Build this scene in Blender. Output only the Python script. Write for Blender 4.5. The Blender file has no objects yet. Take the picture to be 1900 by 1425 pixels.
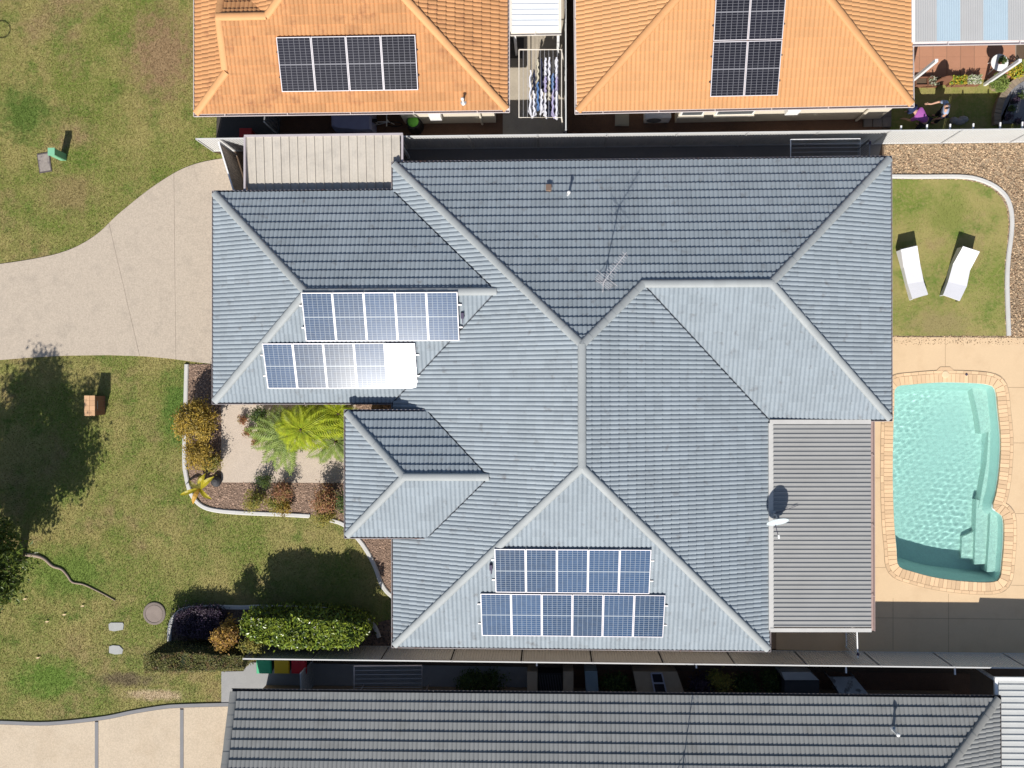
import bpy, bmesh, math, random
import numpy as np
from mathutils import Vector, Matrix

# ------------------------------------------------------------------ camera
F_PX, CXP, CYP, CAM_H = 1700.0, 950.0, 712.5, 34.243
NADIR = (1020.2, 717.9)                      # picture point straight below the drone
sc = bpy.context.scene
_d = Vector((NADIR[0]-CXP, -(NADIR[1]-CYP), -F_PX)).normalized()
CAM_R = Matrix.Rotation(-0.001, 3, 'Z') @ _d.rotation_difference(Vector((0, 0, -1))).to_matrix()
cam = bpy.data.cameras.new('camera'); cam_ob = bpy.data.objects.new('camera', cam)
sc.collection.objects.link(cam_ob); sc.camera = cam_ob
cam.sensor_width = 36.0; cam.lens = 36.0*F_PX/1900.0; cam.clip_start = 0.5; cam.clip_end = 600
cam_ob.matrix_world = Matrix.Translation((0, 0, CAM_H)) @ CAM_R.to_4x4()

# ------------------------------------------------------------------ sky, sun, exposure
SUN_AZ, SUN_EL = math.radians(12.5), math.radians(43.9)   # sun stands below-left of the picture
SUN_DIR = Vector((-math.sin(SUN_AZ)*math.cos(SUN_EL), -math.cos(SUN_AZ)*math.cos(SUN_EL), math.sin(SUN_EL)))
world = bpy.data.worlds.new('World'); sc.world = world; world.use_nodes = True
wn = world.node_tree
sky = wn.nodes.new('ShaderNodeTexSky'); sky.sky_type = 'NISHITA'; sky.sun_disc = False
sky.sun_elevation = SUN_EL; sky.sun_rotation = math.atan2(SUN_DIR.x, SUN_DIR.y)
bg = wn.nodes['Background']; bg.inputs['Strength'].default_value = 0.078
wn.links.new(sky.outputs[0], bg.inputs['Color'])
sun = bpy.data.lights.new('sun', 'SUN'); sun.energy = 4.7; sun.angle = math.radians(0.53); sun.color = (1.0, 0.955, 0.88)
sun_ob = bpy.data.objects.new('sun', sun); sc.collection.objects.link(sun_ob)
sun_ob.location = SUN_DIR*60; sun_ob.rotation_euler = SUN_DIR.to_track_quat('Z', 'Y').to_euler()
sc.view_settings.view_transform = 'Standard'; sc.view_settings.look = 'None'
sc.view_settings.gamma = 1.0; sc.view_settings.exposure = 0.32; sc.view_settings.use_curve_mapping = False
sc.cycles.max_bounces = 8; sc.cycles.transparent_max_bounces = 12
sc.cycles.sample_clamp_indirect = 6.0

rng = np.random.default_rng(11); random.seed(11)
COL = sc.collection

# ------------------------------------------------------------------ helpers
def G(x, y, z=0.0):
    """picture point (1900 x 1425) -> world point on the level z"""
    d = CAM_R @ Vector((x-CXP, -(y-CYP), -F_PX))
    t = (z-CAM_H)/d.z
    return Vector((d.x*t, d.y*t, z))
def GL(pts, z=0.0): return [G(p[0], p[1], z) for p in pts]

def W(o):
    m = o.matrix_basis.copy()
    if o.parent is not None: m = W(o.parent) @ o.matrix_parent_inverse @ m
    return m
def adopt(o, p):
    if p is not None:
        o.parent = p; o.matrix_parent_inverse = W(p).inverted()
def tag(o, label, cat, group=None):
    o['label'] = label; o['category'] = cat
    if group: o['group'] = group
    return o
def thing(name, label, cat, loc=(0, 0, 0), group=None):
    o = bpy.data.objects.new(name, None); COL.objects.link(o); o.location = loc
    o.empty_display_size = 0.2
    return tag(o, label, cat, group)

class MB:
    def __init__(s): s.v = []; s.f = []
    def add(s, v, f):
        b = len(s.v); s.v += [tuple(p) for p in v]; s.f += [tuple(i+b for i in q) for q in f]; return s
    def box(s, c, size, m=None):
        x, y, z = size[0]/2, size[1]/2, size[2]/2
        p = [Vector(q) for q in ((-x,-y,-z),(x,-y,-z),(x,y,-z),(-x,y,-z),(-x,-y,z),(x,-y,z),(x,y,z),(-x,y,z))]
        if m is not None: p = [m @ q for q in p]
        c = Vector(c); p = [q+c for q in p]
        return s.add(p, ((0,3,2,1),(4,5,6,7),(0,1,5,4),(1,2,6,5),(2,3,7,6),(3,0,4,7)))
    def bar(s, a, b, w, h, up=(0, 0, 1)):
        a, b = Vector(a), Vector(b); x = (b-a); L = x.length; x.normalize()
        y = Vector(up).cross(x)
        if y.length < 1e-4: y = Vector((1, 0, 0)).cross(x)
        y.normalize(); z = x.cross(y)
        return s.box((a+b)/2, (L, w, h), Matrix((x, y, z)).transposed())
    def prism(s, pts, z0, z1):
        n = len(pts); A = sum(pts[i][0]*pts[(i+1) % n][1]-pts[(i+1) % n][0]*pts[i][1] for i in range(n))
        if A < 0: pts = pts[::-1]
        v = [(p[0], p[1], z0) for p in pts]+[(p[0], p[1], z1) for p in pts]
        f = [tuple(range(n))[::-1], tuple(range(n, 2*n))]+[(i, (i+1) % n, n+(i+1) % n, n+i) for i in range(n)]
        return s.add(v, f)
    def sheet(s, pts, z):
        n = len(pts); A = sum(pts[i][0]*pts[(i+1) % n][1]-pts[(i+1) % n][0]*pts[i][1] for i in range(n))
        if A < 0: pts = pts[::-1]
        return s.add([(p[0], p[1], z) for p in pts], [tuple(range(n))])
    def tube(s, pts, r, n=6, cap=True):
        pts = [Vector(p) for p in pts]; k = len(pts); rs = r if isinstance(r, (list, tuple)) else [r]*k
        v = []; pu = None
        for i, p in enumerate(pts):
            t = (pts[min(i+1, k-1)]-pts[max(i-1, 0)]).normalized()
            u = Vector((0, 0, 1)).cross(t) if pu is None else pu-t*pu.dot(t)
            if u.length < 1e-3: u = Vector((1, 0, 0)).cross(t)
            u.normalize(); pu = u; w = t.cross(u)
            v += [p+rs[i]*(math.cos(a)*u+math.sin(a)*w) for a in [2*math.pi*j/n for j in range(n)]]
        f = [(i*n+j, i*n+(j+1) % n, (i+1)*n+(j+1) % n, (i+1)*n+j) for i in range(k-1) for j in range(n)]
        if cap: f += [tuple(range(n))[::-1], tuple((k-1)*n+j for j in range(n))]
        return s.add(v, f)
    def lathe(s, c, prof, n=16, m=None):
        c = Vector(c); v = []
        for r, z in prof:
            for j in range(n):
                q = Vector((r*math.cos(2*math.pi*j/n), r*math.sin(2*math.pi*j/n), z))
                v.append(c+(m @ q if m is not None else q))
        k = len(prof)
        f = [(i*n+j, i*n+(j+1) % n, (i+1)*n+(j+1) % n, (i+1)*n+j) for i in range(k-1) for j in range(n)]
        f += [tuple(range(n))[::-1], tuple((k-1)*n+j for j in range(n))]
        return s.add(v, f)
    def band(s, pts, w, z0, z1, chamfer=0.0):
        """a kerb: the polyline pts (xy) widened to w, from z0 to z1"""
        P = [Vector((p[0], p[1], 0)) for p in pts]; k = len(P); L = []; R = []
        for i in range(k):
            t = (P[min(i+1, k-1)]-P[max(i-1, 0)]).normalized(); nn = Vector((-t.y, t.x, 0))
            L.append((P[i]+nn*w/2, P[i]+nn*(w/2-chamfer))); R.append((P[i]-nn*w/2, P[i]-nn*(w/2-chamfer)))
        v = []
        for i in range(k):
            v += [(R[i][0].x, R[i][0].y, z0), (R[i][0].x, R[i][0].y, z1-chamfer), (R[i][1].x, R[i][1].y, z1),
                  (L[i][1].x, L[i][1].y, z1), (L[i][0].x, L[i][0].y, z1-chamfer), (L[i][0].x, L[i][0].y, z0)]
        f = [(6*i+j, 6*(i+1)+j, 6*(i+1)+j+1, 6*i+j+1) for i in range(k-1) for j in range(5)]
        f += [(0, 1, 2, 3, 4, 5)[::-1], tuple(6*(k-1)+j for j in range(6))]
        return s.add(v, f)
    def corr(s, O, A, B, N, La, Lb, prof, per):
        """profiled sheet: profile prof [(a,h)] of period per repeats along A; straight along B"""
        O, A, B, N = Vector(O), Vector(A), Vector(B), Vector(N); st = []
        k = 0
        while True:
            done = False
            for a, h in prof:
                aa = k*per+a
                if aa > La: done = True; break
                st.append((aa, h))
            if done: break
            k += 1
        v = []
        for a, h in st:
            p = O+A*a+N*h; v += [p, p+B*Lb]
        return s.add(v, [(2*i, 2*i+2, 2*i+3, 2*i+1) for i in range(len(st)-1)])
    def mesh(s, name):
        me = bpy.data.meshes.new(name); me.from_pydata(s.v, [], s.f); me.update(); return me
    def build(s, name, mat, parent=None, smooth=False, kind=None):
        a = np.array(s.v, dtype=float); c = (a.min(0)+a.max(0))/2; c[2] = a[:, 2].min()
        s.v = [tuple(p) for p in (a-c)]
        me = s.mesh(name)
        if smooth: me.polygons.foreach_set('use_smooth', [True]*len(me.polygons))
        return link(name, me, mat, parent, Matrix.Translation(c), kind)

def link(name, me, mat, parent=None, mw=None, kind=None):
    o = bpy.data.objects.new(name, me); COL.objects.link(o)
    if mat is not None and not me.materials: me.materials.append(mat)
    if mw is not None: o.matrix_basis = mw
    adopt(o, parent)
    if kind: o['kind'] = kind
    return o

def np_mesh(name, V, Fq, k):
    """V (n,3) vertices, Fq (m,k) faces"""
    me = bpy.data.meshes.new(name); V = np.asarray(V, np.float32); Fq = np.asarray(Fq, np.int32)
    me.vertices.add(len(V)); me.vertices.foreach_set('co', V.ravel())
    me.loops.add(Fq.size); me.loops.foreach_set('vertex_index', Fq.ravel())
    me.polygons.add(len(Fq)); me.polygons.foreach_set('loop_start', np.arange(0, Fq.size, k, dtype=np.int32))
    me.polygons.foreach_set('use_smooth', np.zeros(len(Fq), bool)); me.update(calc_edges=True); return me

def inside(P, poly):
    x, y = P[:, 0], P[:, 1]; r = np.zeros(len(P), bool); n = len(poly)
    for i in range(n):
        x1, y1 = poly[i][0], poly[i][1]; x2, y2 = poly[(i+1) % n][0], poly[(i+1) % n][1]
        c = ((y1 > y) != (y2 > y)) & (x < (x2-x1)*(y-y1)/((y2-y1) if y2 != y1 else 1e-9)+x1)
        r ^= c
    return r

def scatter(poly, dens, holes=()):
    a = np.array([(p[0], p[1]) for p in poly]); lo, hi = a.min(0), a.max(0)
    n = int(dens*(hi-lo).prod()); P = lo+rng.random((n, 2))*(hi-lo)
    m = inside(P, a)
    for h in holes: m &= ~inside(P, h)
    return P[m]

# ------------------------------------------------------------------ materials
MATS = {}
def mat(name, col, rough=0.75, var=0.14, vs=2.5, fine=0.1, fs=40.0, bump=0.0, bs=60.0, spec=0.35, metal=0.0, coat=0.0,
        island=0.0, col2=None, c2s=0.8, c2lo=0.5, c2hi=0.62, trans=0.0, stretch=None):
    """procedural surface: base colour, slow and fine noise in the colour, optional second colour in patches"""
    if name in MATS: return MATS[name]
    m = bpy.data.materials.new(name); m.use_nodes = True; nt = m.node_tree; N = nt.nodes; L = nt.links
    b = N['Principled BSDF']; b.inputs['Roughness'].default_value = rough; b.inputs['Metallic'].default_value = metal
    b.inputs['Specular IOR Level'].default_value = spec; b.inputs['Coat Weight'].default_value = coat
    geo = N.new('ShaderNodeNewGeometry'); pos = geo.outputs['Position']
    if stretch:
        mp = N.new('ShaderNodeMapping'); mp.inputs['Scale'].default_value = stretch; L.new(pos, mp.inputs[0]); pos = mp.outputs[0]
    def noise(scale, detail=3.0, rough_=0.55):
        n = N.new('ShaderNodeTexNoise'); n.inputs['Scale'].default_value = scale; n.inputs['Detail'].default_value = detail
        n.inputs['Roughness'].default_value = rough_; L.new(pos, n.inputs['Vector']); return n.outputs['Fac']
    def math_(op, a, b_):
        n = N.new('ShaderNodeMath'); n.operation = op
        for i, q in enumerate((a, b_)):
            if isinstance(q, (int, float)): n.inputs[i].default_value = q
            else: L.new(q, n.inputs[i])
        return n.outputs[0]
    def ramp(x, lo, hi):
        n = N.new('ShaderNodeMapRange'); n.inputs['From Min'].default_value = lo; n.inputs['From Max'].default_value = hi
        L.new(x, n.inputs['Value']); return n.outputs['Result']
    base = None
    if col2 is not None:
        mx = N.new('ShaderNodeMix'); mx.data_type = 'RGBA'
        mx.inputs['A'].default_value = (*col, 1); mx.inputs['B'].default_value = (*col2, 1)
        L.new(ramp(noise(c2s, 4.0, 0.6), c2lo, c2hi), mx.inputs['Factor']); base = mx.outputs['Result']
    f = math_('ADD', 1.0-var-fine-island/2, math_('MULTIPLY', noise(vs), 2*var))
    f = math_('ADD', f, math_('MULTIPLY', noise(fs, 2.0, 0.7), 2*fine))
    if island:
        oi = N.new('ShaderNodeObjectInfo')
        r = math_('FRACT', math_('ADD', geo.outputs['Random Per Island'], oi.outputs['Random']), 0.0)
        f = math_('ADD', f, math_('MULTIPLY', r, island))
    sc_ = N.new('ShaderNodeVectorMath'); sc_.operation = 'SCALE'
    if base is None: sc_.inputs[0].default_value = col
    else: L.new(base, sc_.inputs[0])
    L.new(f, sc_.inputs['Scale']); L.new(sc_.outputs[0], b.inputs['Base Color'])
    if bump:
        bn = N.new('ShaderNodeBump'); bn.inputs['Strength'].default_value = min(1.0, bump); bn.inputs['Distance'].default_value = 0.02
        L.new(noise(bs, 3.0, 0.65), bn.inputs['Height']); L.new(bn.outputs[0], b.inputs['Normal'])
    if trans:
        tr = N.new('ShaderNodeBsdfTranslucent'); L.new(sc_.outputs[0], tr.inputs['Color'])
        ms = N.new('ShaderNodeMixShader'); ms.inputs[0].default_value = trans
        out = N['Material Output']; L.new(b.outputs[0], ms.inputs[1]); L.new(tr.outputs[0], ms.inputs[2]); L.new(ms.outputs[0], out.inputs[0])
    MATS[name] = m; return m
# ================================================================== SETTING
def smooth_line(pts, n=6, closed=False):
    P = [np.array(p[:2], float) for p in pts]; k = len(P); out = []
    for i in range(k if closed else k-1):
        if closed: a, b, c, d = P[i-1], P[i], P[(i+1) % k], P[(i+2) % k]
        else: a, b, c, d = P[max(i-1, 0)], P[i], P[i+1], P[min(i+2, k-1)]
        for j in range(n):
            t = j/n
            out.append(0.5*(2*b+(c-a)*t+(2*a-5*b+4*c-d)*t*t+(3*b-a-3*c+d)*t**3))
    if not closed: out.append(P[-1])
    return out

M_soil = mat('soil', (0.105, 0.07, 0.045), var=0.3, vs=1.2, fine=0.25, bump=0.6)
def grass_mat(name, trans):
    m = bpy.data.materials.new(name); m.use_nodes = True; nt = m.node_tree; N, L = nt.nodes, nt.links
    b = N['Principled BSDF']; b.inputs['Roughness'].default_value = 0.7; b.inputs['Specular IOR Level'].default_value = 0.2
    geo = N.new('ShaderNodeNewGeometry')
    def noise(s, d, r=0.6):
        n = N.new('ShaderNodeTexNoise'); n.inputs['Scale'].default_value = s; n.inputs['Detail'].default_value = d
        n.inputs['Roughness'].default_value = r; L.new(geo.outputs['Position'], n.inputs['Vector']); return n.outputs['Fac']
    def mix(f, lo, hi, A, B):
        mr = N.new('ShaderNodeMapRange'); mr.inputs['From Min'].default_value = lo; mr.inputs['From Max'].default_value = hi; L.new(f, mr.inputs['Value'])
        mx = N.new('ShaderNodeMix'); mx.data_type = 'RGBA'
        for k, q in (('A', A), ('B', B)):
            if isinstance(q, tuple): mx.inputs[k].default_value = (*q, 1)
            else: L.new(q, mx.inputs[k])
        L.new(mr.outputs['Result'], mx.inputs['Factor']); return mx.outputs['Result']
    c = mix(noise(0.42, 4), 0.40, 0.60, (0.158, 0.192, 0.040), (0.272, 0.242, 0.086))     # green lawn / drier lawn
    c = mix(noise(0.23, 6, 0.72), 0.53, 0.66, c, (0.27, 0.20, 0.10))                      # bare straw patches
    c = mix(noise(1.1, 3), 0.52, 0.72, c, (0.11, 0.165, 0.028))                         # lusher tufts
    c = mix(noise(9.0, 3, 0.7), 0.46, 0.85, c, (0.29, 0.235, 0.10))                       # fine dry flecks
    for (px, py, rx, ry, cc_) in ((300, 100, 75, 100, (0.27, 0.185, 0.10)), (235, 1262, 62, 16, (0.14, 0.11, 0.06)), (285, 1289, 62, 13, (0.42, 0.33, 0.21)), (130, 360, 60, 45, (0.25, 0.20, 0.085)), (700, 960, 90, 40, (0.26, 0.22, 0.09)),
                              (60, 620, 80, 20, (0.2, 0.2, 0.06)), (130, 1065, 110, 60, (0.13, 0.185, 0.035)), (330, 760, 40, 80, (0.10, 0.165, 0.03)), (90, 1260, 90, 45, (0.12, 0.19, 0.03)), (45, 210, 60, 60, (0.10, 0.15, 0.03)), (1760, 400, 45, 35, (0.18, 0.195, 0.05)), (1740, 600, 60, 25, (0.25, 0.21, 0.09))):
        q = G(px, py); sb = N.new('ShaderNodeVectorMath'); sb.operation = 'SUBTRACT'; L.new(geo.outputs['Position'], sb.inputs[0]); sb.inputs[1].default_value = (q.x, q.y, 0)
        ml = N.new('ShaderNodeVectorMath'); ml.operation = 'MULTIPLY'; L.new(sb.outputs[0], ml.inputs[0]); ml.inputs[1].default_value = (49.6/rx, 49.6/ry, 0)
        ln_ = N.new('ShaderNodeVectorMath'); ln_.operation = 'LENGTH'; L.new(ml.outputs[0], ln_.inputs[0])
        ad = N.new('ShaderNodeMath'); ad.operation = 'MULTIPLY_ADD'; L.new(noise(2.6, 5, 0.7), ad.inputs[0]); ad.inputs[1].default_value = 1.9; L.new(ln_.outputs['Value'], ad.inputs[2])
        c = mix(ad.outputs[0], 2.05, 1.35, c, cc_)
    rd = N.new('ShaderNodeMath'); rd.operation = 'MULTIPLY_ADD'; L.new(geo.outputs['Random Per Island'], rd.inputs[0])
    rd.inputs[1].default_value = 0.42; rd.inputs[2].default_value = 0.84
    s = N.new('ShaderNodeVectorMath'); s.operation = 'SCALE'; L.new(c, s.inputs[0]); L.new(rd.outputs[0], s.inputs['Scale'])
    L.new(s.outputs[0], b.inputs['Base Color'])
    if trans:
        tr = N.new('ShaderNodeBsdfTranslucent'); L.new(s.outputs[0], tr.inputs['Color']); ms = N.new('ShaderNodeMixShader'); ms.inputs[0].default_value = 0.3
        L.new(b.outputs[0], ms.inputs[1]); L.new(tr.outputs[0], ms.inputs[2]); L.new(ms.outputs[0], N['Material Output'].inputs[0])
    return m
M_lawn = grass_mat('lawn_soil', False); M_blade = grass_mat('grass_blade', True)

# the ground: one sheet to the horizon, open where the pool is dug in
pa, pb = G(1630, 690), G(1885, 1105)
hx0, hx1, hy0, hy1 = pa.x, pb.x, pb.y, pa.y; BIG = 260
g = MB()
for x0, x1, y0, y1 in ((-BIG, hx0, -BIG, BIG), (hx1, BIG, -BIG, BIG), (hx0, hx1, -BIG, hy0), (hx0, hx1, hy1, BIG)):
    g.add([(x0, y0, 0), (x1, y0, 0), (x1, y1, 0), (x0, y1, 0)], [(0, 1, 2, 3)])
g.v = [(x, y, -0.02) for x, y, z in g.v]
me = g.mesh('ground'); link('ground', me, M_soil, kind='structure')

# ---- driveway of the main house
M_agg = mat('exposed_aggregate', (0.455, 0.385, 0.31), rough=0.9, var=0.10, vs=1.6, fine=0.34, fs=20, bump=0.5, bs=45,
            col2=(0.37, 0.315, 0.255), c2s=1.6, c2lo=0.50, c2hi=0.75)
M_joint = mat('joint_grime', (0.28, 0.235, 0.19), rough=0.95)
up = [(-260, 520), (-60, 496), (0, 490), (60, 481), (110, 470), (150, 454), (185, 431), (215, 402), (240, 381), (270, 357), (303, 334), (340, 313), (380, 300), (436, 291)]
lo = [(462, 372), (462, 683), (365, 672), (320, 666), (265, 661), (200, 659), (120, 660), (50, 664), (0, 668), (-60, 674), (-260, 690)]
drive_px = smooth_line(up, 4)+[np.array(p, float) for p in lo]
DRIVE = [G(p[0], p[1]) for p in drive_px]
drive = MB().prism(DRIVE, -0.03, 0.006).build('driveway', M_joint, kind='structure')
def clip_poly(poly, a, b, c):
    """keep a*x+b*y<=c"""
    out = []; n = len(poly)
    for i in range(n):
        p, q = poly[i], poly[(i+1) % n]; dp, dq = a*p[0]+b*p[1]-c, a*q[0]+b*q[1]-c
        if dp <= 0: out.append(p)
        if dp*dq < 0:
            t = dp/(dp-dq); out.append((p[0]+(q[0]-p[0])*t, p[1]+(q[1]-p[1])*t))
    return out
def cut(poly, p, q, gap):
    (x1, y1), (x2, y2) = (p[0], p[1]), (q[0], q[1]); a, b = -(y2-y1), x2-x1; L = math.hypot(a, b); a /= L; b /= L; c = a*x1+b*y1
    return clip_poly(poly, a, b, c-gap/2), clip_poly(poly, -a, -b, -c-gap/2)
D2 = [(p.x, p.y) for p in DRIVE]
A_, B_ = cut(D2, G(323, 300), G(327, 690), 0.008)
parts_ = []
for P_ in (A_, B_):
    if sum(p[0] for p in P_)/len(P_) < G(323, 500).x:
        parts_ += [q for q in cut(P_, G(202, 411), G(262, 670), 0.009)]
    else:
        parts_ += [P_]
for P_ in parts_:
    if len(P_) > 2: MB().prism(P_, 0.004, 0.03).build('slab', M_agg, drive)

# ---- neighbour's driveway with grey borders
M_agg2 = mat('cream_aggregate', (0.52, 0.43, 0.325), rough=0.9, var=0.1, vs=1.2, fine=0.32, fs=20, bump=0.45, bs=45,
             col2=(0.45, 0.36, 0.26), c2s=0.7, c2lo=0.5, c2hi=0.8)
M_border = mat('grey_border_concrete', (0.215, 0.215, 0.225), rough=0.85, var=0.1, fine=0.14)
edge2 = smooth_line([(-260, 1350), (-80, 1337), (0, 1337), (90, 1339), (190, 1329), (245, 1318), (300, 1309), (340, 1306), (450, 1303)], 5)
drive2_px = list(edge2)+[np.array((470, 1560.)), np.array((-260, 1560.))]
DRIVE2 = [G(p[0], p[1]) for p in drive2_px]
drive2 = MB().prism(DRIVE2, -0.03, 0.006).build('driveway', M_joint, kind='structure')
w7 = 0.13
bl = [G(p[0], p[1]+3) for p in edge2]
MB().band(bl, w7, 0.002, 0.045).build('border_strip', M_border, drive2)
inner = [(G(p[0], p[1]+6.8).x, G(p[0], p[1]+6.8).y) for p in edge2]+[(G(470, 1560).x, G(470, 1560).y), (G(-260, 1560).x, G(-260, 1560).y)]
xa, xb = G(180, 1380).x, G(338, 1380).x
for x0, x1 in ((-99, xa-w7/2), (xa+w7/2, xb-w7/2), (xb+w7/2, 99)):
    P_ = clip_poly(clip_poly(inner, 1, 0, x1-0.006), -1, 0, -x0-0.006)
    MB().prism(P_, 0.002, 0.03).build('slab', M_agg2, drive2)
for xx in (xa, xb):
    y1 = G(0, 1334 if xx == xa else 1309).y-0.05
    MB().box((xx, (y1+G(0, 1560).y)/2, 0.022), (w7, y1-G(0, 1560).y, 0.04)).build('border_strip', M_border, drive2)

# ---- concrete pads and side paths
M_conc = mat('grey_concrete', (0.30, 0.30, 0.30), rough=0.9, var=0.12, fine=0.12, fs=30, bump=0.2)
M_conc2 = mat('aged_concrete', (0.40, 0.35, 0.28), rough=0.9, var=0.2, vs=1.5, fine=0.2, fs=20, bump=0.3)
def pad(px, m, z=0.02, name='concrete_path'):
    return MB().prism(GL(px), -0.03, z).build(name, m, kind='structure')
pad([(411, 1246), (452, 1245), (462, 1229), (1000, 1238), (1000, 1330), (430, 1330), (411, 1307)], M_conc)
pad([(933, -160), (1046, -160), (1046, 250), (933, 250)], M_conc2)
pad([(470, 272), (1636, 266), (1618, 345), (470, 360)], mat('side_path_concrete', (0.20, 0.18, 0.165), rough=0.9, var=0.12, fine=0.1), 0.012)
pad([(745, 1120), (1570, 1120), (1572, 1203), (745, 1206)], mat('side_pavers', (0.36, 0.25, 0.17), rough=0.9, var=0.12, fine=0.1), 0.012)
M_paver = mat('dark_paver', (0.22, 0.19, 0.17), rough=0.9, var=0.12, fine=0.12)
pv = MB().prism(GL([(1600, 196), (1654, 196), (1654, 236), (1600, 236)]), -0.03, 0.004).build('paving', M_joint, kind='structure')
for i in range(3):
    for j in range(2):
        a, b = G(1602+17.5*i, 197+20*j), G(1618+17.5*i, 215.6+20*j)
        MB().box(((a.x+b.x)/2, (a.y+b.y)/2, 0.016), (b.x-a.x, a.y-b.y, 0.04)).build('paver', M_paver, pv)
# brown gravel strips beside the neighbours
M_gravel = mat('brown_gravel', (0.15, 0.085, 0.055), rough=0.95, var=0.2, vs=4, fine=0.45, fs=28, bump=1.0, bs=30)
pad([(520, 150), (935, 150), (935, 262), (520, 262)], M_gravel, 0.004, 'gravel')
pad([(1053, 120), (1636, 110), (1636, 262), (1053, 262)], M_gravel, 0.004, 'gravel')
pad([(404, 120), (520, 120), (520, 262), (401, 262)], mat('dark_ground', (0.06, 0.052, 0.045), fine=0.3, fs=20), 0.006, 'yard_ground')
pad([(1000, 1242), (1800, 1250), (1800, 1340), (1000, 1340)], M_gravel, 0.004, 'gravel')

# ---- mulch beds
M_mulch = mat('mulch', (0.20, 0.135, 0.10), rough=0.95, var=0.2, vs=3, fine=0.5, fs=22, bump=1.0, bs=30)
bed1_px = [(350, 676), (348, 850), (352, 882), (360, 912), (375, 932), (400, 942), (450, 947), (575, 954), (640, 970), (672, 1003), (700, 1055), (719, 1096), (745, 1115), (800, 1115), (800, 700), (440, 700), (440, 676)]
bed2_px = [(318, 1190), (320, 1166), (326, 1150), (338, 1138), (356, 1131), (400, 1130), (560, 1131), (630, 1136), (660, 1142), (690, 1158), (720, 1150), (760, 1150), (760, 1203), (482, 1203), (460, 1200), (318, 1199)]
BED1 = GL(bed1_px); BED2 = GL(bed2_px)
MB().prism(BED1, -0.03, 0.02).build('garden_bed', M_mulch, kind='structure')
MB().prism(BED2, -0.03, 0.02).build('garden_bed', M_mulch, kind='structure')
PATH = GL([(411, 735), (660, 735), (660, 896), (411, 895)])
MB().prism(PATH, -0.03, 0.032).build('garden_path', mat('pebble_path', (0.50, 0.42, 0.345), rough=0.9, var=0.1, fine=0.25, fs=24, bump=0.6, bs=40), kind='structure')
# mulch chips (too many to count)
def chips(name, poly, dens, holes, size, m, z, flat=0.35, parent=None):
    P = scatter(poly, dens, holes); n = len(P)
    base = np.array([(1, 0, 0), (-1, 0, 0), (0, 1, 0), (0, -1, 0), (0, 0, 1), (0, 0, -1)], float)
    Fb = np.array([(0, 2, 4), (2, 1, 4), (1, 3, 4), (3, 0, 4)], int)
    s = size*(0.5+rng.random((n, 1, 1))); V = base[None]*s*np.stack([0.6+0.9*rng.random(n), 0.5+0.4*rng.random(n), flat+0.3*rng.random(n)], 1)[:, None]
    V += (rng.random(V.shape)-0.5)*size*0.25
    a = rng.random(n)*6.283; ca, sa = np.cos(a)[:, None], np.sin(a)[:, None]
    X = V[..., 0]*ca-V[..., 1]*sa; Y = V[..., 0]*sa+V[..., 1]*ca; Z = V[..., 2]+(rng.random(n)-0.5)[:, None]*X*0.8
    V = np.stack([X+P[:, :1], Y+P[:, 1:], Z+z], -1).reshape(-1, 3)
    Fq = (Fb[None]+6*np.arange(n)[:, None, None]).reshape(-1, 3)
    return link(name, np_mesh(name, V, Fq, 3), m, parent, kind='stuff')
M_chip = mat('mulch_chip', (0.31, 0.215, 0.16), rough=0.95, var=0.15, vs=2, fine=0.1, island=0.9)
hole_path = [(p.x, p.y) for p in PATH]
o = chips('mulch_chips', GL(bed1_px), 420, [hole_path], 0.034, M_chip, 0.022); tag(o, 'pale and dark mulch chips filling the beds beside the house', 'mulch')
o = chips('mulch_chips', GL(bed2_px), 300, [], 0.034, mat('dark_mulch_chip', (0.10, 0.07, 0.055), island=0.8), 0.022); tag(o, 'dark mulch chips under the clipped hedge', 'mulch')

# ---- right-hand yard: river gravel, lawn, pool deck
gr_px = [(1640, 268), (1990, 263), (1990, 640), (1640, 640)]
MB().prism(GL(gr_px), -0.03, 0.0).build('gravel', mat('tan_gravel', (0.30, 0.225, 0.15), fine=0.5, fs=24, bump=1.0, bs=28), kind='structure')
lawn2_px = [(1620, 332), (1700, 333), (1780, 333), (1812, 338), (1840, 350), (1858, 367), (1868, 388), (1871, 412), (1868, 455), (1864, 490), (1863, 540), (1866, 623), (1620, 623)]
LAWN2 = GL(lawn2_px)
MB().prism(LAWN2, -0.03, 0.012).build('lawn', M_lawn, kind='structure')
o = chips('river_pebbles', GL(gr_px), 620, [[(p.x, p.y) for p in LAWN2]], 0.036, mat('river_pebble', (0.42, 0.31, 0.20), rough=0.7, island=1.1, col2=(0.20, 0.12, 0.07), c2s=14, c2lo=0.5, c2hi=0.6), 0.002, flat=0.6)
tag(o, 'tan and brown river pebbles round the small back lawn', 'gravel')

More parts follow.
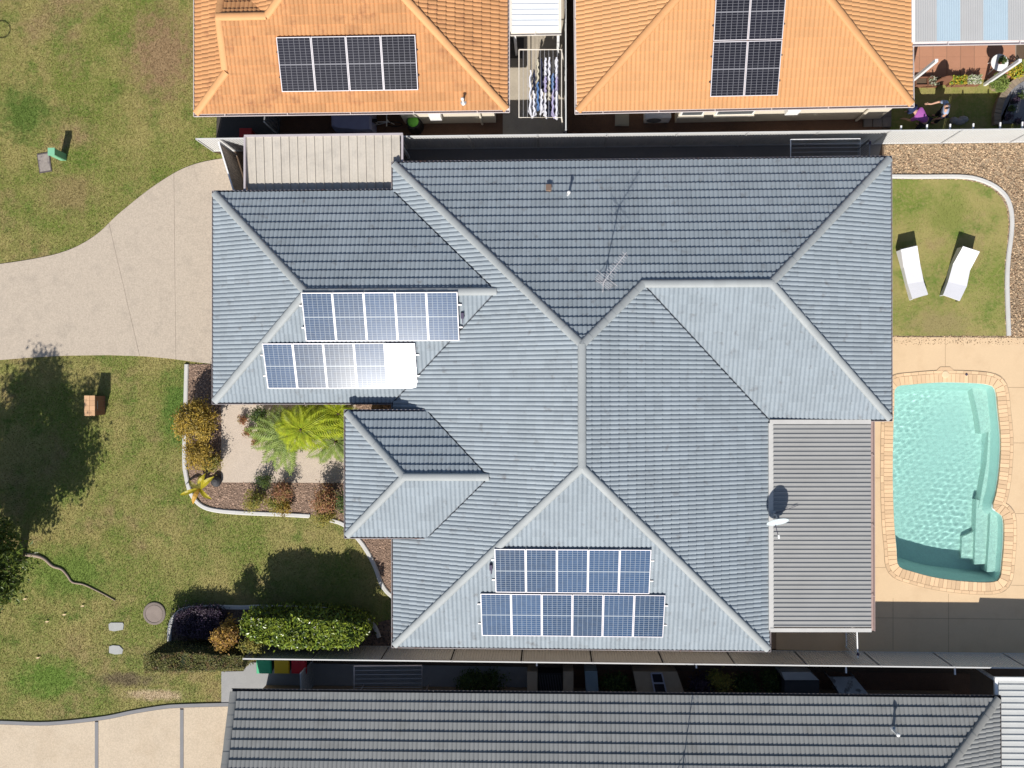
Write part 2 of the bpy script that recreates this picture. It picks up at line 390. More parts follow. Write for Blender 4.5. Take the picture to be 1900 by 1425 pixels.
# ---- front lawn
lawn_px = [(-300, -260), (432, -260), (404, 214), (400, 262), (397, 283), (437, 292), (470, 700), (640, 800), (760, 1000), (760, 1200), (455, 1228), (452, 1246), (411, 1246), (411, 1306), (300, 1310), (190, 1330), (90, 1340), (0, 1338), (-300, 1352)]
LAWN = GL(lawn_px)
MB().sheet(LAWN, -0.004).build('lawn', M_lawn, kind='structure')
nl = GL([(1652, 110), (1990, 110), (1990, 258), (1652, 258)])
MB().sheet(nl, 0.004).build('lawn', M_lawn, kind='structure')
def blades(name, polys, holes, dens, lab):
    P = np.concatenate([scatter(p, dens, holes) for p in polys]); n = len(P)
    a = rng.random(n)*6.283; l = 0.018+0.028*rng.random(n); w = 0.005+0.005*rng.random(n); ln = (rng.random((n, 2))-0.5)*0.045
    d = np.stack([np.cos(a), np.sin(a)], 1)*w[:, None]
    V = np.zeros((n, 3, 3)); V[:, 0, :2] = P-d; V[:, 1, :2] = P+d; V[:, 2, :2] = P+ln
    V[:, 0, 2] = V[:, 1, 2] = -0.004; V[:, 2, 2] = l
    o = link(name, np_mesh(name, V.reshape(-1, 3), np.arange(3*n).reshape(-1, 3), 3), M_blade, kind='stuff'); tag(o, lab, 'grass'); return o
h2 = [[(p.x, p.y) for p in q] for q in (DRIVE, BED1, BED2, DRIVE2)]
blades('grass', [GL([(-130, -60), (432, -60)]+lawn_px[2:-1]+[(-130, 1346)])], h2, 1900, 'mown front lawn grass with green, straw and bare patches')
blades('grass', [LAWN2], [], 1500, 'mown grass of the back lawn under the two white loungers')
blades('grass', [nl], [], 700, 'shaded grass behind the fence where two people garden')

# ---- kerbs
M_kerb = mat('concrete_kerb', (0.52, 0.51, 0.49), rough=0.85, var=0.12, vs=3, fine=0.12, fs=30, bump=0.25)
def kerb(px, w, label, n=5):
    P = GL(smooth_line(px, n))
    o = MB().band(P, w, -0.02, 0.085, 0.03).build('garden_kerb', M_kerb, smooth=False)
    return tag(o, label, 'kerb')
kerb([(347, 676), (345, 760), (343, 850), (346, 882), (355, 915), (372, 936), (398, 946), (450, 951), (520, 954), (576, 957)], 0.165, 'white concrete kerb curving round the mulch bed by the fern courtyard')
kerb([(612, 964), (640, 974), (668, 1003), (686, 1030), (698, 1055), (707, 1080), (718, 1097), (736, 1112)], 0.165, 'concrete kerb curving out from under the porch roof corner')
kerb([(315, 1192), (316, 1165), (322, 1147), (335, 1134), (355, 1128), (400, 1126), (450, 1127), (480, 1126), (560, 1128), (630, 1133), (662, 1140), (692, 1158), (704, 1182)], 0.165, 'shaded concrete kerb looping round the clipped hedge bed')
kerb([(1620, 327), (1700, 328), (1780, 328), (1815, 333), (1845, 346), (1865, 364), (1874, 385), (1877, 411), (1875, 440), (1870, 480), (1868, 520), (1869, 570), (1871, 623)], 0.16, 'pale concrete kerb between river pebbles and back lawn')

# ---- swimming pool
pool_px = [(1661, 719), (1690, 713), (1745, 709), (1800, 710), (1832, 713), (1847, 722), (1852, 760), (1857, 815), (1855, 868), (1849, 912), (1842, 941), (1853, 951), (1862, 962), (1863, 1000), (1860, 1040), (1856, 1070), (1844, 1080), (1800, 1080), (1740, 1073), (1692, 1061), (1666, 1050), (1662, 1020), (1657, 960), (1655, 880), (1656, 800), (1658, 750)]
ring = smooth_line(pool_px, 5, True)
RING = np.array([(G(*p).x, G(*p).y) for p in ring]); RING = RING[::-1] if sum(RING[i-1, 0]*RING[i, 1]-RING[i, 0]*RING[i-1, 1] for i in range(len(RING))) < 0 else RING
def offset(R, d):
    n = len(R); out = []
    for i in range(n):
        t = R[(i+1) % n]-R[i-1]; t = t/np.linalg.norm(t); out.append(R[i]+np.array((t[1], -t[0]))*d)
    return np.array(out)
def resample(R, step):
    C = np.vstack([R, R[:1]]); s = np.r_[0, np.cumsum(np.linalg.norm(np.diff(C, axis=0), axis=1))]
    k = int(round(s[-1]/step)); q = np.linspace(0, s[-1], k, endpoint=False)
    return np.stack([np.interp(q, s, C[:, 0]), np.interp(q, s, C[:, 1])], 1)
M_deck = mat('sandstone_deck', (0.64, 0.47, 0.295), rough=0.85, var=0.06, vs=0.9, fine=0.06, fs=22, bump=0.12, col2=(0.58, 0.415, 0.255), c2s=1.3, c2lo=0.5, c2hi=0.8)
R_out = offset(RING, 0.43)
def filled(outer, hole, z):
    bm = bmesh.new(); es = []
    for loop in (outer, hole):
        vs = [bm.verts.new((p[0], p[1], z)) for p in loop]; es += [bm.edges.new((vs[i-1], vs[i])) for i in range(len(vs))]
    bmesh.ops.triangle_fill(bm, use_beauty=True, use_dissolve=False, edges=es); me = bpy.data.meshes.new('deck')
    for f in bm.faces:
        f.normal_update()
        if f.normal.z < 0: f.normal_flip()
    bm.to_mesh(me); bm.free(); return me
deck_poly = [(p.x, p.y) for p in GL([(1560, 625), (1990, 627), (1990, 1217), (1440, 1205), (1440, 760), (1560, 760)])]
deck = link('pool_deck', filled(deck_poly, offset(RING, 0.2), 0.024), M_deck, kind='structure')
me = filled(deck_poly, offset(RING, 0.2), 0.0)
def groove(a, b):
    MB().bar(G(*a, 0.0262), G(*b, 0.0262), 0.012, 0.003).build('joint', mat('deck_joint', (0.30, 0.21, 0.13)), deck)
for a, b in (((1754, 626), (1754, 688)), ((1870, 719), (1990, 719)), ((1876, 822), (1990, 822)), ((1884, 953), (1990, 953)), ((1620, 887), (1636, 887)),
             ((1622, 1053), (1645, 1053)), ((1876, 1086), (1990, 1087)), ((1760, 1102), (1760, 1210)), ((1600, 1146), (1990, 1150)), ((1657, 1110), (1657, 1206))):
    groove(a, b)
pool = thing('swimming_pool', 'freeform swimming pool with sandstone brick coping and entry steps', 'pool', (RING[:, 0].mean(), RING[:, 1].mean(), 0))
M_brick = mat('coping_brick', (0.68, 0.475, 0.29), rough=0.85, var=0.08, vs=2, fine=0.08, fs=30, island=0.28, bump=0.2)
M_mort = mat('coping_mortar', (0.36, 0.27, 0.18), rough=0.95)
def ring_strip(Ra, Rb, z0, z1):
    n = len(Ra); b = MB(); v = []
    for i in range(n): v += [(*Ra[i], z0), (*Rb[i], z0), (*Ra[i], z1), (*Rb[i], z1)]
    f = []
    for i in range(n):
        a, c = 4*i, 4*((i+1) % n); f += [(a+2, a+3, c+3, c+2), (a, a+2, c+2, c), (a+3, a+1, c+1, c+3)]
    return b.add(v, f)
ring_strip(RING, offset(RING, 0.44), -0.06, 0.036).build('coping_bed', M_mort, pool)
RS = resample(RING, 0.152); RO = offset(RS, 0.305)
for i in range(len(RS)):
    a, b, c, d = RS[i], RS[(i+1) % len(RS)], RO[(i+1) % len(RS)], RO[i]; g_ = 0.04
    q = [a+(b-a)*g_-(d-a)/0.305*0.012, b+(a-b)*g_-(c-b)/0.305*0.012, c+(d-c)*g_, d+(c-d)*g_]
    MB().prism([tuple(p) for p in q], -0.05, 0.050+random.uniform(-.003, .003)).build('brick', M_brick, pool)
RS2 = resample(offset(RING, 0.317), 0.27); RO2 = offset(RS2, 0.105)
for i in range(len(RS2)):
    a, b, c, d = RS2[i], RS2[(i+1) % len(RS2)], RO2[(i+1) % len(RS2)], RO2[i]; g_ = 0.025
    MB().prism([tuple(p) for p in (a+(b-a)*g_, b+(a-b)*g_, c+(d-c)*g_, d+(c-d)*g_)], 0.0, 0.047+random.uniform(-.003, .003)).build('brick', M_brick, pool)
M_shell = mat('pool_shell', (0.72, 0.82, 0.79), rough=0.6, var=0.07, vs=3.5, fine=0.10, fs=14)
R_floor = offset(RING, -0.16); nR = len(RING)
sh = MB(); v = [(*p, 0.03) for p in RING]+[(*p, -0.2) for p in offset(RING, -0.03)]+[(*p, -0.58) for p in offset(RING, -0.20)]+[(*p, -1.16) for p in offset(RING, -0.32)]
f = []
for k in range(3): f += [(k*nR+i, k*nR+(i+1) % nR, (k+1)*nR+(i+1) % nR, (k+1)*nR+i) for i in range(nR)]
sh.add(v, f); shell = sh.build('shell', M_shell, pool)
fl = MB(); lo_, hi_ = RING.min(0)+0.2, RING.max(0)-0.2
fl.add([(RING[:, 0].min()-.3, RING[:, 1].min()-.3, -1.12), (RING[:, 0].max()+.3, RING[:, 1].min()-.3, -1.12), (RING[:, 0].max()+.3, RING[:, 1].max()+.3, -1.12), (RING[:, 0].min()-.3, RING[:, 1].max()+.3, -1.12)], [(0, 1, 2, 3)])
pfloor = fl.build('pool_floor', M_shell, pool)
M_step = mat('pool_step', (0.76, 0.82, 0.77), rough=0.6, var=0.06, vs=6, fine=0.36, fs=17)
def ledge(px, z, name): MB().prism(GL(px), -1.5, z).build(name, M_step, pool)
ledge([(1811, 712), (1843, 713), (1852, 800), (1829, 806), (1824, 770)], -0.50, 'ledge')
ledge([(1845, 797), (1853, 797), (1853, 860), (1845, 905), (1836, 945), (1826, 945), (1833, 905), (1841, 860)], -0.55, 'ledge')
ledge([(1823, 930), (1850, 934), (1868, 952), (1870, 1050), (1819, 1052)], -0.62, 'step')
ledge([(1845, 948), (1870, 952), (1870, 1066), (1838, 1064), (1842, 1006)], -0.36, 'step')
ledge([(1800, 1002), (1824, 990), (1822, 1046), (1798, 1042)], -0.86, 'step')
ledge([(1655, 1050), (1700, 1066), (1760, 1078), (1862, 1088), (1862, 1100), (1655, 1100)], -0.45, 'ledge')
sk = G(1753, 695); MB().lathe((sk.x, sk.y, 0.046), [(0.13, 0), (0.13, 0.012), (0.115, 0.016), (0, 0.017)], 20).build('skimmer_lid', mat('lid_cream', (0.72, 0.56, 0.36)), pool)
sk2 = [(1735, 689), (1744, 681), (1762, 681), (1771, 689), (1771, 696), (1735, 696)]
MB().prism(GL(sk2), 0.0, 0.042).build('skimmer_surround', M_brick, pool)
a_ = G(1792, 695); MB().lathe((a_.x, a_.y, 0.05), [(0.045, 0), (0.045, 0.02), (0.02, 0.03), (0, 0.03)], 12).build('vacuum_cap', mat('dark_plastic', (0.06, 0.05, 0.09)), pool)
# water: real ripples on a clear tinted body
def water_obj():
    lo, hi = RING.min(0)-0.05, RING.max(0)+0.05; st = 0.022
    nx, ny = int((hi[0]-lo[0])/st)+1, int((hi[1]-lo[1])/st)+1
    X, Y = np.meshgrid(lo[0]+st*np.arange(nx), lo[1]+st*np.arange(ny)); Z = np.zeros_like(X)
    r2 = np.random.default_rng(5)
    for k in range(34):
        lam = 0.10+0.26*r2.random(); th = math.radians(-50)+r2.normal()*0.9; ph = r2.random()*6.283; kk = 6.283/lam
        Z += 0.00016*lam/0.28*np.sin(kk*(X*math.cos(th)+Y*math.sin(th))+ph)
    Z *= 0.95+0.5*np.sin(0.9*X+0.6)*np.sin(0.75*Y+0.4)+0.25*np.sin(2.3*X-1.1*Y)
    V = np.stack([X.ravel(), Y.ravel(), Z.ravel()-0.09], 1); idx = np.arange(nx*ny).reshape(ny, nx)
    Fq = np.stack([idx[:-1, :-1], idx[:-1, 1:], idx[1:, 1:], idx[1:, :-1]], -1).reshape(-1, 4)
    ctr = V[Fq].mean(1)[:, :2]; keep = inside(ctr, offset(RING, 0.06)); Fq = Fq[keep]
    used, inv = np.unique(Fq, return_inverse=True); me = np_mesh('water', V[used], inv.reshape(-1, 4), 4)
    me.polygons.foreach_set('use_smooth', [True]*len(me.polygons))
    m = bpy.data.materials.new('pool_water'); m.use_nodes = True; nt = m.node_tree; N, L = nt.nodes, nt.links; N.remove(N['Principled BSDF'])
    gl = N.new('ShaderNodeBsdfGlass'); gl.inputs['IOR'].default_value = 1.33; gl.inputs['Roughness'].default_value = 0.0; gl.inputs['Color'].default_value = (0.74, 0.918, 0.895, 1)
    L.new(gl.outputs[0], N['Material Output'].inputs[0])
    o = link('water', me, m, kind='structure'); return o
water = water_obj()
water.cycles.is_caustics_caster = True
for o in [shell]+[c for c in pool.children if c.name.split('.')[0] in ('ledge', 'step', 'pool_floor')]: o.cycles.is_caustics_receiver = True
sun.cycles.is_caustics_light = True
# ================================================================== HOUSES
PITCH = math.radians(22.6); TP, CP, SP = math.tan(PITCH), math.cos(PITCH), math.sin(PITCH)
TW, TG, TT = 0.30, 0.318, 0.052          # tile cover width, gauge, front edge
def tile_template(K=13, L=TG+0.03):
    u = np.linspace(0, TW, K); h = 0.033*np.abs(np.sin(np.pi*u/0.15))**0.7
    r0 = np.stack([u, np.full(K, -0.004), h*0.3-0.004], 1); r1 = np.stack([u, np.zeros(K), TT+h], 1); r2 = np.stack([u, np.full(K, L), 0.003+h], 1)
    V = np.concatenate([r0, r1, r2]); i = np.arange(K-1)
    F = np.concatenate([np.stack([i, i+1, K+i+1, K+i], 1), np.stack([K+i, K+i+1, 2*K+i+1, 2*K+i], 1)])
    return V, F
TV, TF = tile_template()

class Face:
    """one roof slope: eave point O, uphill direction d (local xy), convex outline in local xy"""
    def __init__(s, O, d, polys, R=None):
        s.R = R or Matrix.Identity(4); r3 = np.array(s.R.to_3x3()); t3 = np.array(s.R.translation)
        d = np.array((d[0], d[1], 0.0)); d /= np.linalg.norm(d)
        s.lO = np.array(O, float); s.d2 = d[:2]
        lu = np.array((d[1], -d[0], 0.0)); lv = np.array((d[0]*CP, d[1]*CP, SP)); ln = np.array((-d[0]*SP, -d[1]*SP, CP))
        s.U, s.V, s.N = r3 @ lu, r3 @ lv, r3 @ ln; s.O = r3 @ s.lO+t3
        s.polys = []
        for P in polys:
            P = [np.array(p, float) for p in P]
            A = sum(P[i-1][0]*P[i][1]-P[i][0]*P[i-1][1] for i in range(len(P)))
            s.polys.append(P if A > 0 else P[::-1])
    def z(s, xy):                               # local height
        return s.lO[2]+TP*((xy[0]-s.lO[0])*s.d2[0]+(xy[1]-s.lO[1])*s.d2[1])
    def uv(s, xy):
        q = np.array((xy[0], xy[1], s.z(xy)))-s.lO; lu = np.array((s.d2[1], -s.d2[0], 0))
        return q @ lu, (q[0]*s.d2[0]+q[1]*s.d2[1])/CP
    def pt(s, u, v, h=0.0): return Vector(s.O+s.U*u+s.V*v+s.N*h)
    def hit(s, x, y, h=0.0):                    # picture point -> point on this slope, h above it
        dr = np.array(CAM_R @ Vector((x-CXP, -(y-CYP), -F_PX))); o = np.array((0, 0, CAM_H))
        t = ((s.O+s.N*h-o) @ s.N)/(dr @ s.N); return Vector(o+dr*t)

def in_convex(p, P, m):
    for i in range(len(P)):
        a, b = P[i-1], P[i]; e = b-a; L = np.hypot(*e)
        if L > 1e-6 and (e[0]*(p[1]-a[1])-e[1]*(p[0]-a[0]))/L < m: return False
    return True
def to_px(p):
    q = CAM_R.transposed() @ (Vector(p)-Vector((0, 0, CAM_H))); return CXP-F_PX*q.x/q.z, CYP+F_PX*q.y/q.z

def tile_roof(roof, faces, m, covered=None, n_single=300, cap=None):
    """lay tiles on the faces; the n_single that show largest become objects, the rest one part"""
    single = []; joinV = []; edgeV = []
    out_me = []
    for fc in faces:
        done = set()
        for P in fc.polys:
            uvs = np.array([fc.uv(p) for p in P]); u0, v0 = uvs.min(0); u1, v1 = uvs.max(0)
            UVP = [np.array(q) for q in uvs]
            full, part = [], []
            for j in range(int(math.floor(v0/TG))-0, int(math.ceil(v1/TG))+1):
                for i in range(int(math.floor(u0/TW))-1, int(math.ceil(u1/TW))+1):
                    cs = [(i*TW, j*TG), ((i+1)*TW, j*TG), ((i+1)*TW, (j+1)*TG), (i*TW, (j+1)*TG)]
                    mid = ((i+.5)*TW, (j+.5)*TG)
                    if covered is not None:
                        c = fc.pt(*mid)
                        if covered(c, fc): continue
                    ins = [in_convex(np.array(c), UVP, -0.02 if c[1] > 0 else -0.03) for c in cs]
                    if all(ins): full.append((i, j))
                    elif any(ins) or in_convex(np.array(mid), UVP, -0.25): part.append((i, j))
            for i, j in full:
                c = fc.pt((i+.5)*TW, (j+.5)*TG); x, y = to_px(c); v = Vector((0, 0, CAM_H))-c
                sc_ = (v.normalized() @ Vector(fc.N))/v.length_squared if (12 < x < 1888 and 12 < y < 1413) else -1
                single.append((sc_, fc, i, j))
            if part:
                n = len(part); ij = np.array(part, float)
                V = TV[None]+np.stack([ij[:, 0]*TW, ij[:, 1]*TG-0.03, (rng.random(n)-.5)*0.004], 1)[:, None]
                V = V.reshape(-1, 3); Fq = (TF[None]+len(TV)*np.arange(n)[:, None, None]).reshape(-1, 4)
                me = np_mesh('t', V, Fq, 4); bm = bmesh.new(); bm.from_mesh(me); bpy.data.meshes.remove(me)
                for k in range(len(UVP)):
                    a, b = UVP[k-1], UVP[k]; e = b-a
                    if np.hypot(*e) < 1e-6: continue
                    if abs(a[1]) < 1e-3 and abs(b[1]) < 1e-3: continue     # the eave: tiles overhang
                    bmesh.ops.bisect_plane(bm, geom=bm.verts[:]+bm.edges[:]+bm.faces[:], plane_co=(a[0], a[1], 0), plane_no=(e[1], -e[0], 0), clear_outer=True)
                bm.verts.index_update()
                V = np.array([v.co for v in bm.verts]).reshape(-1, 3); Fs = [[v.index for v in f.verts] for f in bm.faces]; bm.free()
                if len(V): edgeV.append((fc.O+V[:, :1]*fc.U+V[:, 1:2]*fc.V+V[:, 2:]*fc.N, Fs))
    single.sort(key=lambda q: -q[0])
    tile_me = np_mesh('roof_tile', TV, TF, 4); tile_me.materials.append(m)
    for sc_, fc, i, j in single[:n_single]:
        O = fc.O+fc.U*(i*TW)+fc.V*(j*TG-0.03)+fc.N*random.uniform(-.002, .002)
        mw = Matrix(((fc.U[0], fc.V[0], fc.N[0], O[0]), (fc.U[1], fc.V[1], fc.N[1], O[1]), (fc.U[2], fc.V[2], fc.N[2], O[2]), (0, 0, 0, 1)))
        link('roof_tile', tile_me, None, roof, mw @ Matrix.Rotation(random.uniform(-.004, .004), 4, 'Z'))
    VV, FF, b = [], [], 0
    for fc in faces:
        L = [(i, j) for sc_, f2, i, j in single[n_single:] if f2 is fc]
        if not L: continue
        n = len(L); ij = np.array(L, float); yaw = rng.normal(size=n)*0.003
        T = np.broadcast_to(TV[None], (n,)+TV.shape).copy(); T[..., 1] += T[..., 0]*yaw[:, None]
        V = T+np.stack([ij[:, 0]*TW, ij[:, 1]*TG-0.03, (rng.random(n)-.5)*0.004], 1)[:, None]; V = V.reshape(-1, 3)
        VV.append(fc.O+V[:, :1]*fc.U+V[:, 1:2]*fc.V+V[:, 2:]*fc.N)
        FF += (TF[None]+len(TV)*np.arange(n)[:, None, None]+b).reshape(-1, 4).tolist(); b += len(V)
    for V, Fs in edgeV:
        VV.append(V); FF += [[k+b for k in f] for f in Fs]; b += len(V)
    me = bpy.data.meshes.new('roof_tiles'); me.from_pydata(np.concatenate(VV).tolist(), [], FF); me.update()
    link('roof_tiles', me, m, roof, kind='stuff')

def cap_mesh(L=0.43):
    v = []; K = 9
    for y, s, dz in ((0.0, 1.0, 0.006), (L, 0.985, 0.0)):
        for k in range(K):
            a = math.pi*k/(K-1); v.append((y, -0.135*s*math.cos(a), 0.088*s*math.sin(a)**0.75+dz-0.012))
    b = len(v); v += v[:K]; c = len(v); v += [(0.002, p[1]*0.86, p[2]*0.75-0.012) for p in v[:K]]
    f = [(k, k+1, K+k+1, K+k) for k in range(K-1)]+[(b+k, c+k, c+k+1, b+k+1) for k in range(K-1)]
    return v, f
CAPS = {}
def caps(roof, R, a, b, m, lift=0.03, step=0.385):
    """a row of capping tiles from the low point a to the high point b (local coordinates)"""
    if m.name not in CAPS:
        v, f = cap_mesh(); me = bpy.data.meshes.new('ridge_cap'); me.from_pydata(v, [], f); me.materials.append(m); CAPS[m.name] = me
        me.polygons.foreach_set('use_smooth', [True]*8+[False]*8)
    a, b = R @ Vector(a), R @ Vector(b); x = (b-a); L = x.length; x.normalize(); y = Vector((0, 0, 1)).cross(x).normalized(); z = x.cross(y)
    n = max(1, round((L-0.03)/step)); st = L/n
    for k in range(n):
        p = a+x*(k*st-0.02)+z*(lift+random.uniform(-.003, .003))
        mw = Matrix(((x.x, y.x, z.x, p.x), (x.y, y.y, z.y, p.y), (x.z, y.z, z.z, p.z), (0, 0, 0, 1)))
        link('ridge_cap', CAPS[m.name], None, roof, mw @ Matrix.Rotation(random.uniform(-.01, .01), 4, 'Z'))

def gutter(house, R, a, b, m, z, w=0.125, name='gutter', out=None):
    """open channel along the eave a->b (local xy); outwards is to the right of a->b"""
    a, b = Vector((a[0], a[1], z)), Vector((b[0], b[1], z)); t = (b-a).normalized(); o = Vector((t.y, -t.x, 0))
    prof = [(-0.03, -0.01), (-0.03, -0.10), (w-0.02, -0.115), (w, -0.03), (w+0.004, -0.012), (w-0.016, -0.010), (w-0.018, -0.03), (w-0.035, -0.10), (-0.015, -0.085), (-0.015, -0.01)]
    v = [R @ (p+o*q+Vector((0, 0, h))) for p in (a-t*0.0, b+t*0.0) for q, h in prof]; k = len(prof)
    g = MB().add(v, [(i, (i+1) % k, k+(i+1) % k, k+i) for i in range(k)]+[tuple(range(k)), tuple(range(k, 2*k))[::-1]])
    # joiner brackets
    L = (b-a).length; n = max(1, int(L/1.9)); ob = g.build(name, m, house)
    bk = MB()
    for i in range(n):
        p = a+t*(L*(i+.5)/n)
        q = [R @ (p+t*dx+o*dy+Vector((0, 0, h))) for dx in (-.014, .014) for dy, h in ((-0.02, -0.004), (w, -0.004), (w, -0.0085), (-0.02, -0.0085))]
        bk.add(q, [(0, 1, 2, 3), (7, 6, 5, 4), (0, 4, 5, 1), (1, 5, 6, 2), (2, 6, 7, 3), (3, 7, 4, 0)])
    bk.build('gutter_bracket', m, ob)
    return ob

def walls(house, R, pts, z1, m, name='wall'):
    P = [R @ Vector((p[0], p[1], 0)) for p in pts]
    return MB().prism(P, -0.02, z1).build(name, m, house)

def roof_base(house, R, faces, m, drop=0.035):
    g = MB()
    for fc in faces:
        for P in fc.polys:
            V = [R @ Vector((p[0], p[1], fc.z(p)-drop)) for p in P]; g.add(V, [tuple(range(len(V)))])
    return g.build('roof', m, house)

# ---------------------------------------------------------------- main house
ZE = 2.5
xl, xr, yb, yt, xR, yw, xg, g0, g1, xp, p0, p1, ZP = -5.40, 7.435, -8.965, 7.755, 11.555, -1.063, -11.75, -0.480, 6.795, -6.945, -5.075, -0.893, 3.036
w = (xr-xl)/2; xm = (xl+xr)/2; ww = (yt-yw)/2; ym = (yt+yw)/2; gw = (g1-g0)/2; gm = (g0+g1)/2; pw = (p1-p0)/2; pm = (p0+p1)/2; px_ = (ZP-ZE)/TP
M_tile = mat('blue_grey_tile', (0.262, 0.302, 0.335), rough=0.62, var=0.12, vs=0.9, fine=0.12, fs=12, island=0.12, spec=0.35, col2=(0.13, 0.125, 0.125), c2s=3.2, c2lo=0.60, c2hi=0.85)
M_cap = mat('grey_cap_tile', (0.32, 0.34, 0.345), rough=0.65, var=0.08, vs=1.5, fine=0.08, fs=20, island=0.08)
M_gut = mat('grey_gutter', (0.27, 0.245, 0.255), rough=0.45, var=0.12, vs=4, fine=0.06, col2=(0.20, 0.10, 0.08), c2s=3.0, c2lo=0.58, c2hi=0.70)
M_under = mat('roof_sarking', (0.07, 0.07, 0.075))
M_wallA = mat('rendered_wall', (0.46, 0.40, 0.33), rough=0.9, var=0.06)
house = thing('brick_house', 'large blue-grey tiled hip-roofed house in the middle, with two solar arrays', 'house', (xm, (yb+yt)/2, 0))
I4 = Matrix.Identity(4); e_ = -0.05
vg = 0.05; xq_ = lambda y: xl+min(y-yb, yt-y, w)     # hip line of the left slope
fM_left = Face((xl, 0, ZE), (1, 0), [[(xl, g1), (xq_(g1), g1), (xl, yt)], [(xl+vg, g1), (xl+gw+vg, gm), (xq_(gm), gm), (xq_(g1), g1)], [(xl+vg, g0), (xl+gw+vg, gm), (xq_(gm), gm), (xm, yt-w), (xq_(g0), g0)],
    [(xl, g0), (xq_(g0), g0), (xq_(p1), p1), (xl, p1)], [(xl+px_+vg, p1), (xl+px_+pw+vg, pm), (xq_(pm), pm), (xm, yb+w), (xq_(p1), p1)], [(xl+px_+vg, p0), (xl+px_+pw+vg, pm), (xq_(pm), pm), (xq_(p0), p0)],
    [(xl, p0), (xq_(p0), p0), (xl, yb)]])
fM_under = Face((xl, 0, ZE), (1, 0), [[(xl, yb), (xm, yb+w), (xm, yt-w), (xl, yt)]])
fM_right = Face((xr, 0, ZE), (-1, 0), [[(xr, yb), (xr, yw-vg), (xr-ww, ym-vg), (xm, yt-w), (xm, yb+w)]])
fM_bot = Face((0, yb, ZE), (0, 1), [[(xl, yb), (xr, yb), (xm, yb+w)]])
fM_top = Face((0, yt, ZE), (0, -1), [[(xl, yt), (xR, yt), (xR-ww, ym), (xl+ww, ym)], [(xl+ww, ym), (xr-ww, ym), (xm, yt-w)]])
fW_right = Face((xR, 0, ZE), (-1, 0), [[(xR, yt), (xR, yw), (xR-ww, ym)]])
fW_bot = Face((0, yw, ZE), (0, 1), [[(xR, yw), (xR-ww, ym), (xr-ww+.05, ym), (xr+.05, yw)]])
fG_top = Face((0, g1, ZE), (0, -1), [[(xg, g1), (xg+gw, gm), (xl+gw+e_, gm), (xl+e_, g1)]])
fG_bot = Face((0, g0, ZE), (0, 1), [[(xg, g0), (xg+gw, gm), (xl+gw+e_, gm), (xl+e_, g0)]])
fG_left = Face((xg, 0, ZE), (1, 0), [[(xg, g0), (xg+gw, gm), (xg, g1)]])
fP_top = Face((0, p1, ZP), (0, -1), [[(xp, p1), (xp+pw, pm), (xl+px_+pw+e_, pm), (xl+px_+e_, p1)]])
fP_bot = Face((0, p0, ZP), (0, 1), [[(xp, p0), (xp+pw, pm), (xl+px_+pw+e_, pm), (xl+px_+e_, p0)]])
fP_left = Face((xp, 0, ZP), (1, 0), [[(xp, p0), (xp+pw, pm), (xp, p1)]])
FM = [fM_left, fM_right, fM_bot, fM_top, fW_right, fW_bot, fG_top, fG_bot, fG_left, fP_top, fP_bot, fP_left]
def garage_z(x, y): return ZE+TP*min(y-g0, g1-y, x-xg)
def porch_z(x, y): return ZP+TP*min(y-p0, p1-y, x-xp)
def cov_main(c, fc):
    if fc is fM_left:
        if g0 < c.y < g1 and garage_z(c.x, c.y) > c.z+0.13: return True
        if p0 < c.y < p1 and porch_z(c.x, c.y) > c.z+0.13: return True
    return False
roofM = roof_base(house, I4, [fM_under]+FM[1:], M_under)
tile_roof(roofM, FM, M_tile, cov_main, 300)
zr = ZE+TP*w; zw = ZE+TP*ww; zg = ZE+TP*gw; zp_ = ZP+TP*pw
for a, b in (((xl, yt, ZE), (xm, yt-w, zr)), ((xr-ww, ym, zw), (xm, yt-w, zr)), ((xl, yb, ZE), (xm, yb+w, zr)), ((xr, yb, ZE), (xm, yb+w, zr)), ((xm, yb+w, zr), (xm, yt-w, zr)),
             ((xR-ww, ym, zw), (xr-ww, ym, zw)), ((xR, yt, ZE), (xR-ww, ym, zw)), ((xR, yw, ZE), (xR-ww, ym, zw)), ((xg, g1, ZE), (xg+gw, gm, zg)), ((xg, g0, ZE), (xg+gw, gm, zg)), ((xg+gw, gm, zg), (xl+gw, gm, zg)),
             ((xp, p1, ZP), (xp+pw, pm, zp_)), ((xp, p0, ZP), (xp+pw, pm, zp_)), ((xp+pw, pm, zp_), (xl+px_+pw, pm, zp_))):
    caps(roofM, I4, a, b, M_cap)
gd = 0.11
for a, b, z in (((xR+gd, yt), (xl-gd, yt), ZE), ((xl, yt+gd), (xl, g1+gd+.02), ZE), ((xl-.02, g1), (xg-gd, g1), ZE), ((xg, g1+gd), (xg, g0-gd), ZE), ((xg-gd, g0), (xl+.1, g0), ZE), ((xl, g0-.02), (xl, p1), ZE), ((xl, p0), (xl, yb-gd), ZE),
                ((xl-gd, yb), (xr+gd, yb), ZE), ((xr, yb-gd), (xr, yw), ZE), ((xr, yw), (xR+gd, yw), ZE), ((xR, yw-gd), (xR, yt+gd), ZE),
                ((xl+px_, p1), (xp-gd, p1), ZP), ((xp, p1+gd), (xp, p0-gd), ZP), ((xp-gd, p0), (xl+px_, p0), ZP)):
    gutter(house, I4, a, b, M_gut, z)
s_ = 0.5
walls(house, I4, [(xl+s_, yb+s_), (xr-s_, yb+s_), (xr-s_, yw+s_), (xR-s_, yw+s_), (xR-s_, yt-s_), (xl+s_, yt-s_), (xl+s_, g1-s_), (xg+s_, g1-s_), (xg+s_, g0+s_), (xl+s_, g0+s_)], ZE-0.06, M_wallA)
for q in ((xp+.35, p0+.35), (xp+.35, p1-.35)): MB().box((q[0], q[1], 1.45), (0.35, 0.35, 2.95)).build('porch_pillar', M_wallA, house)
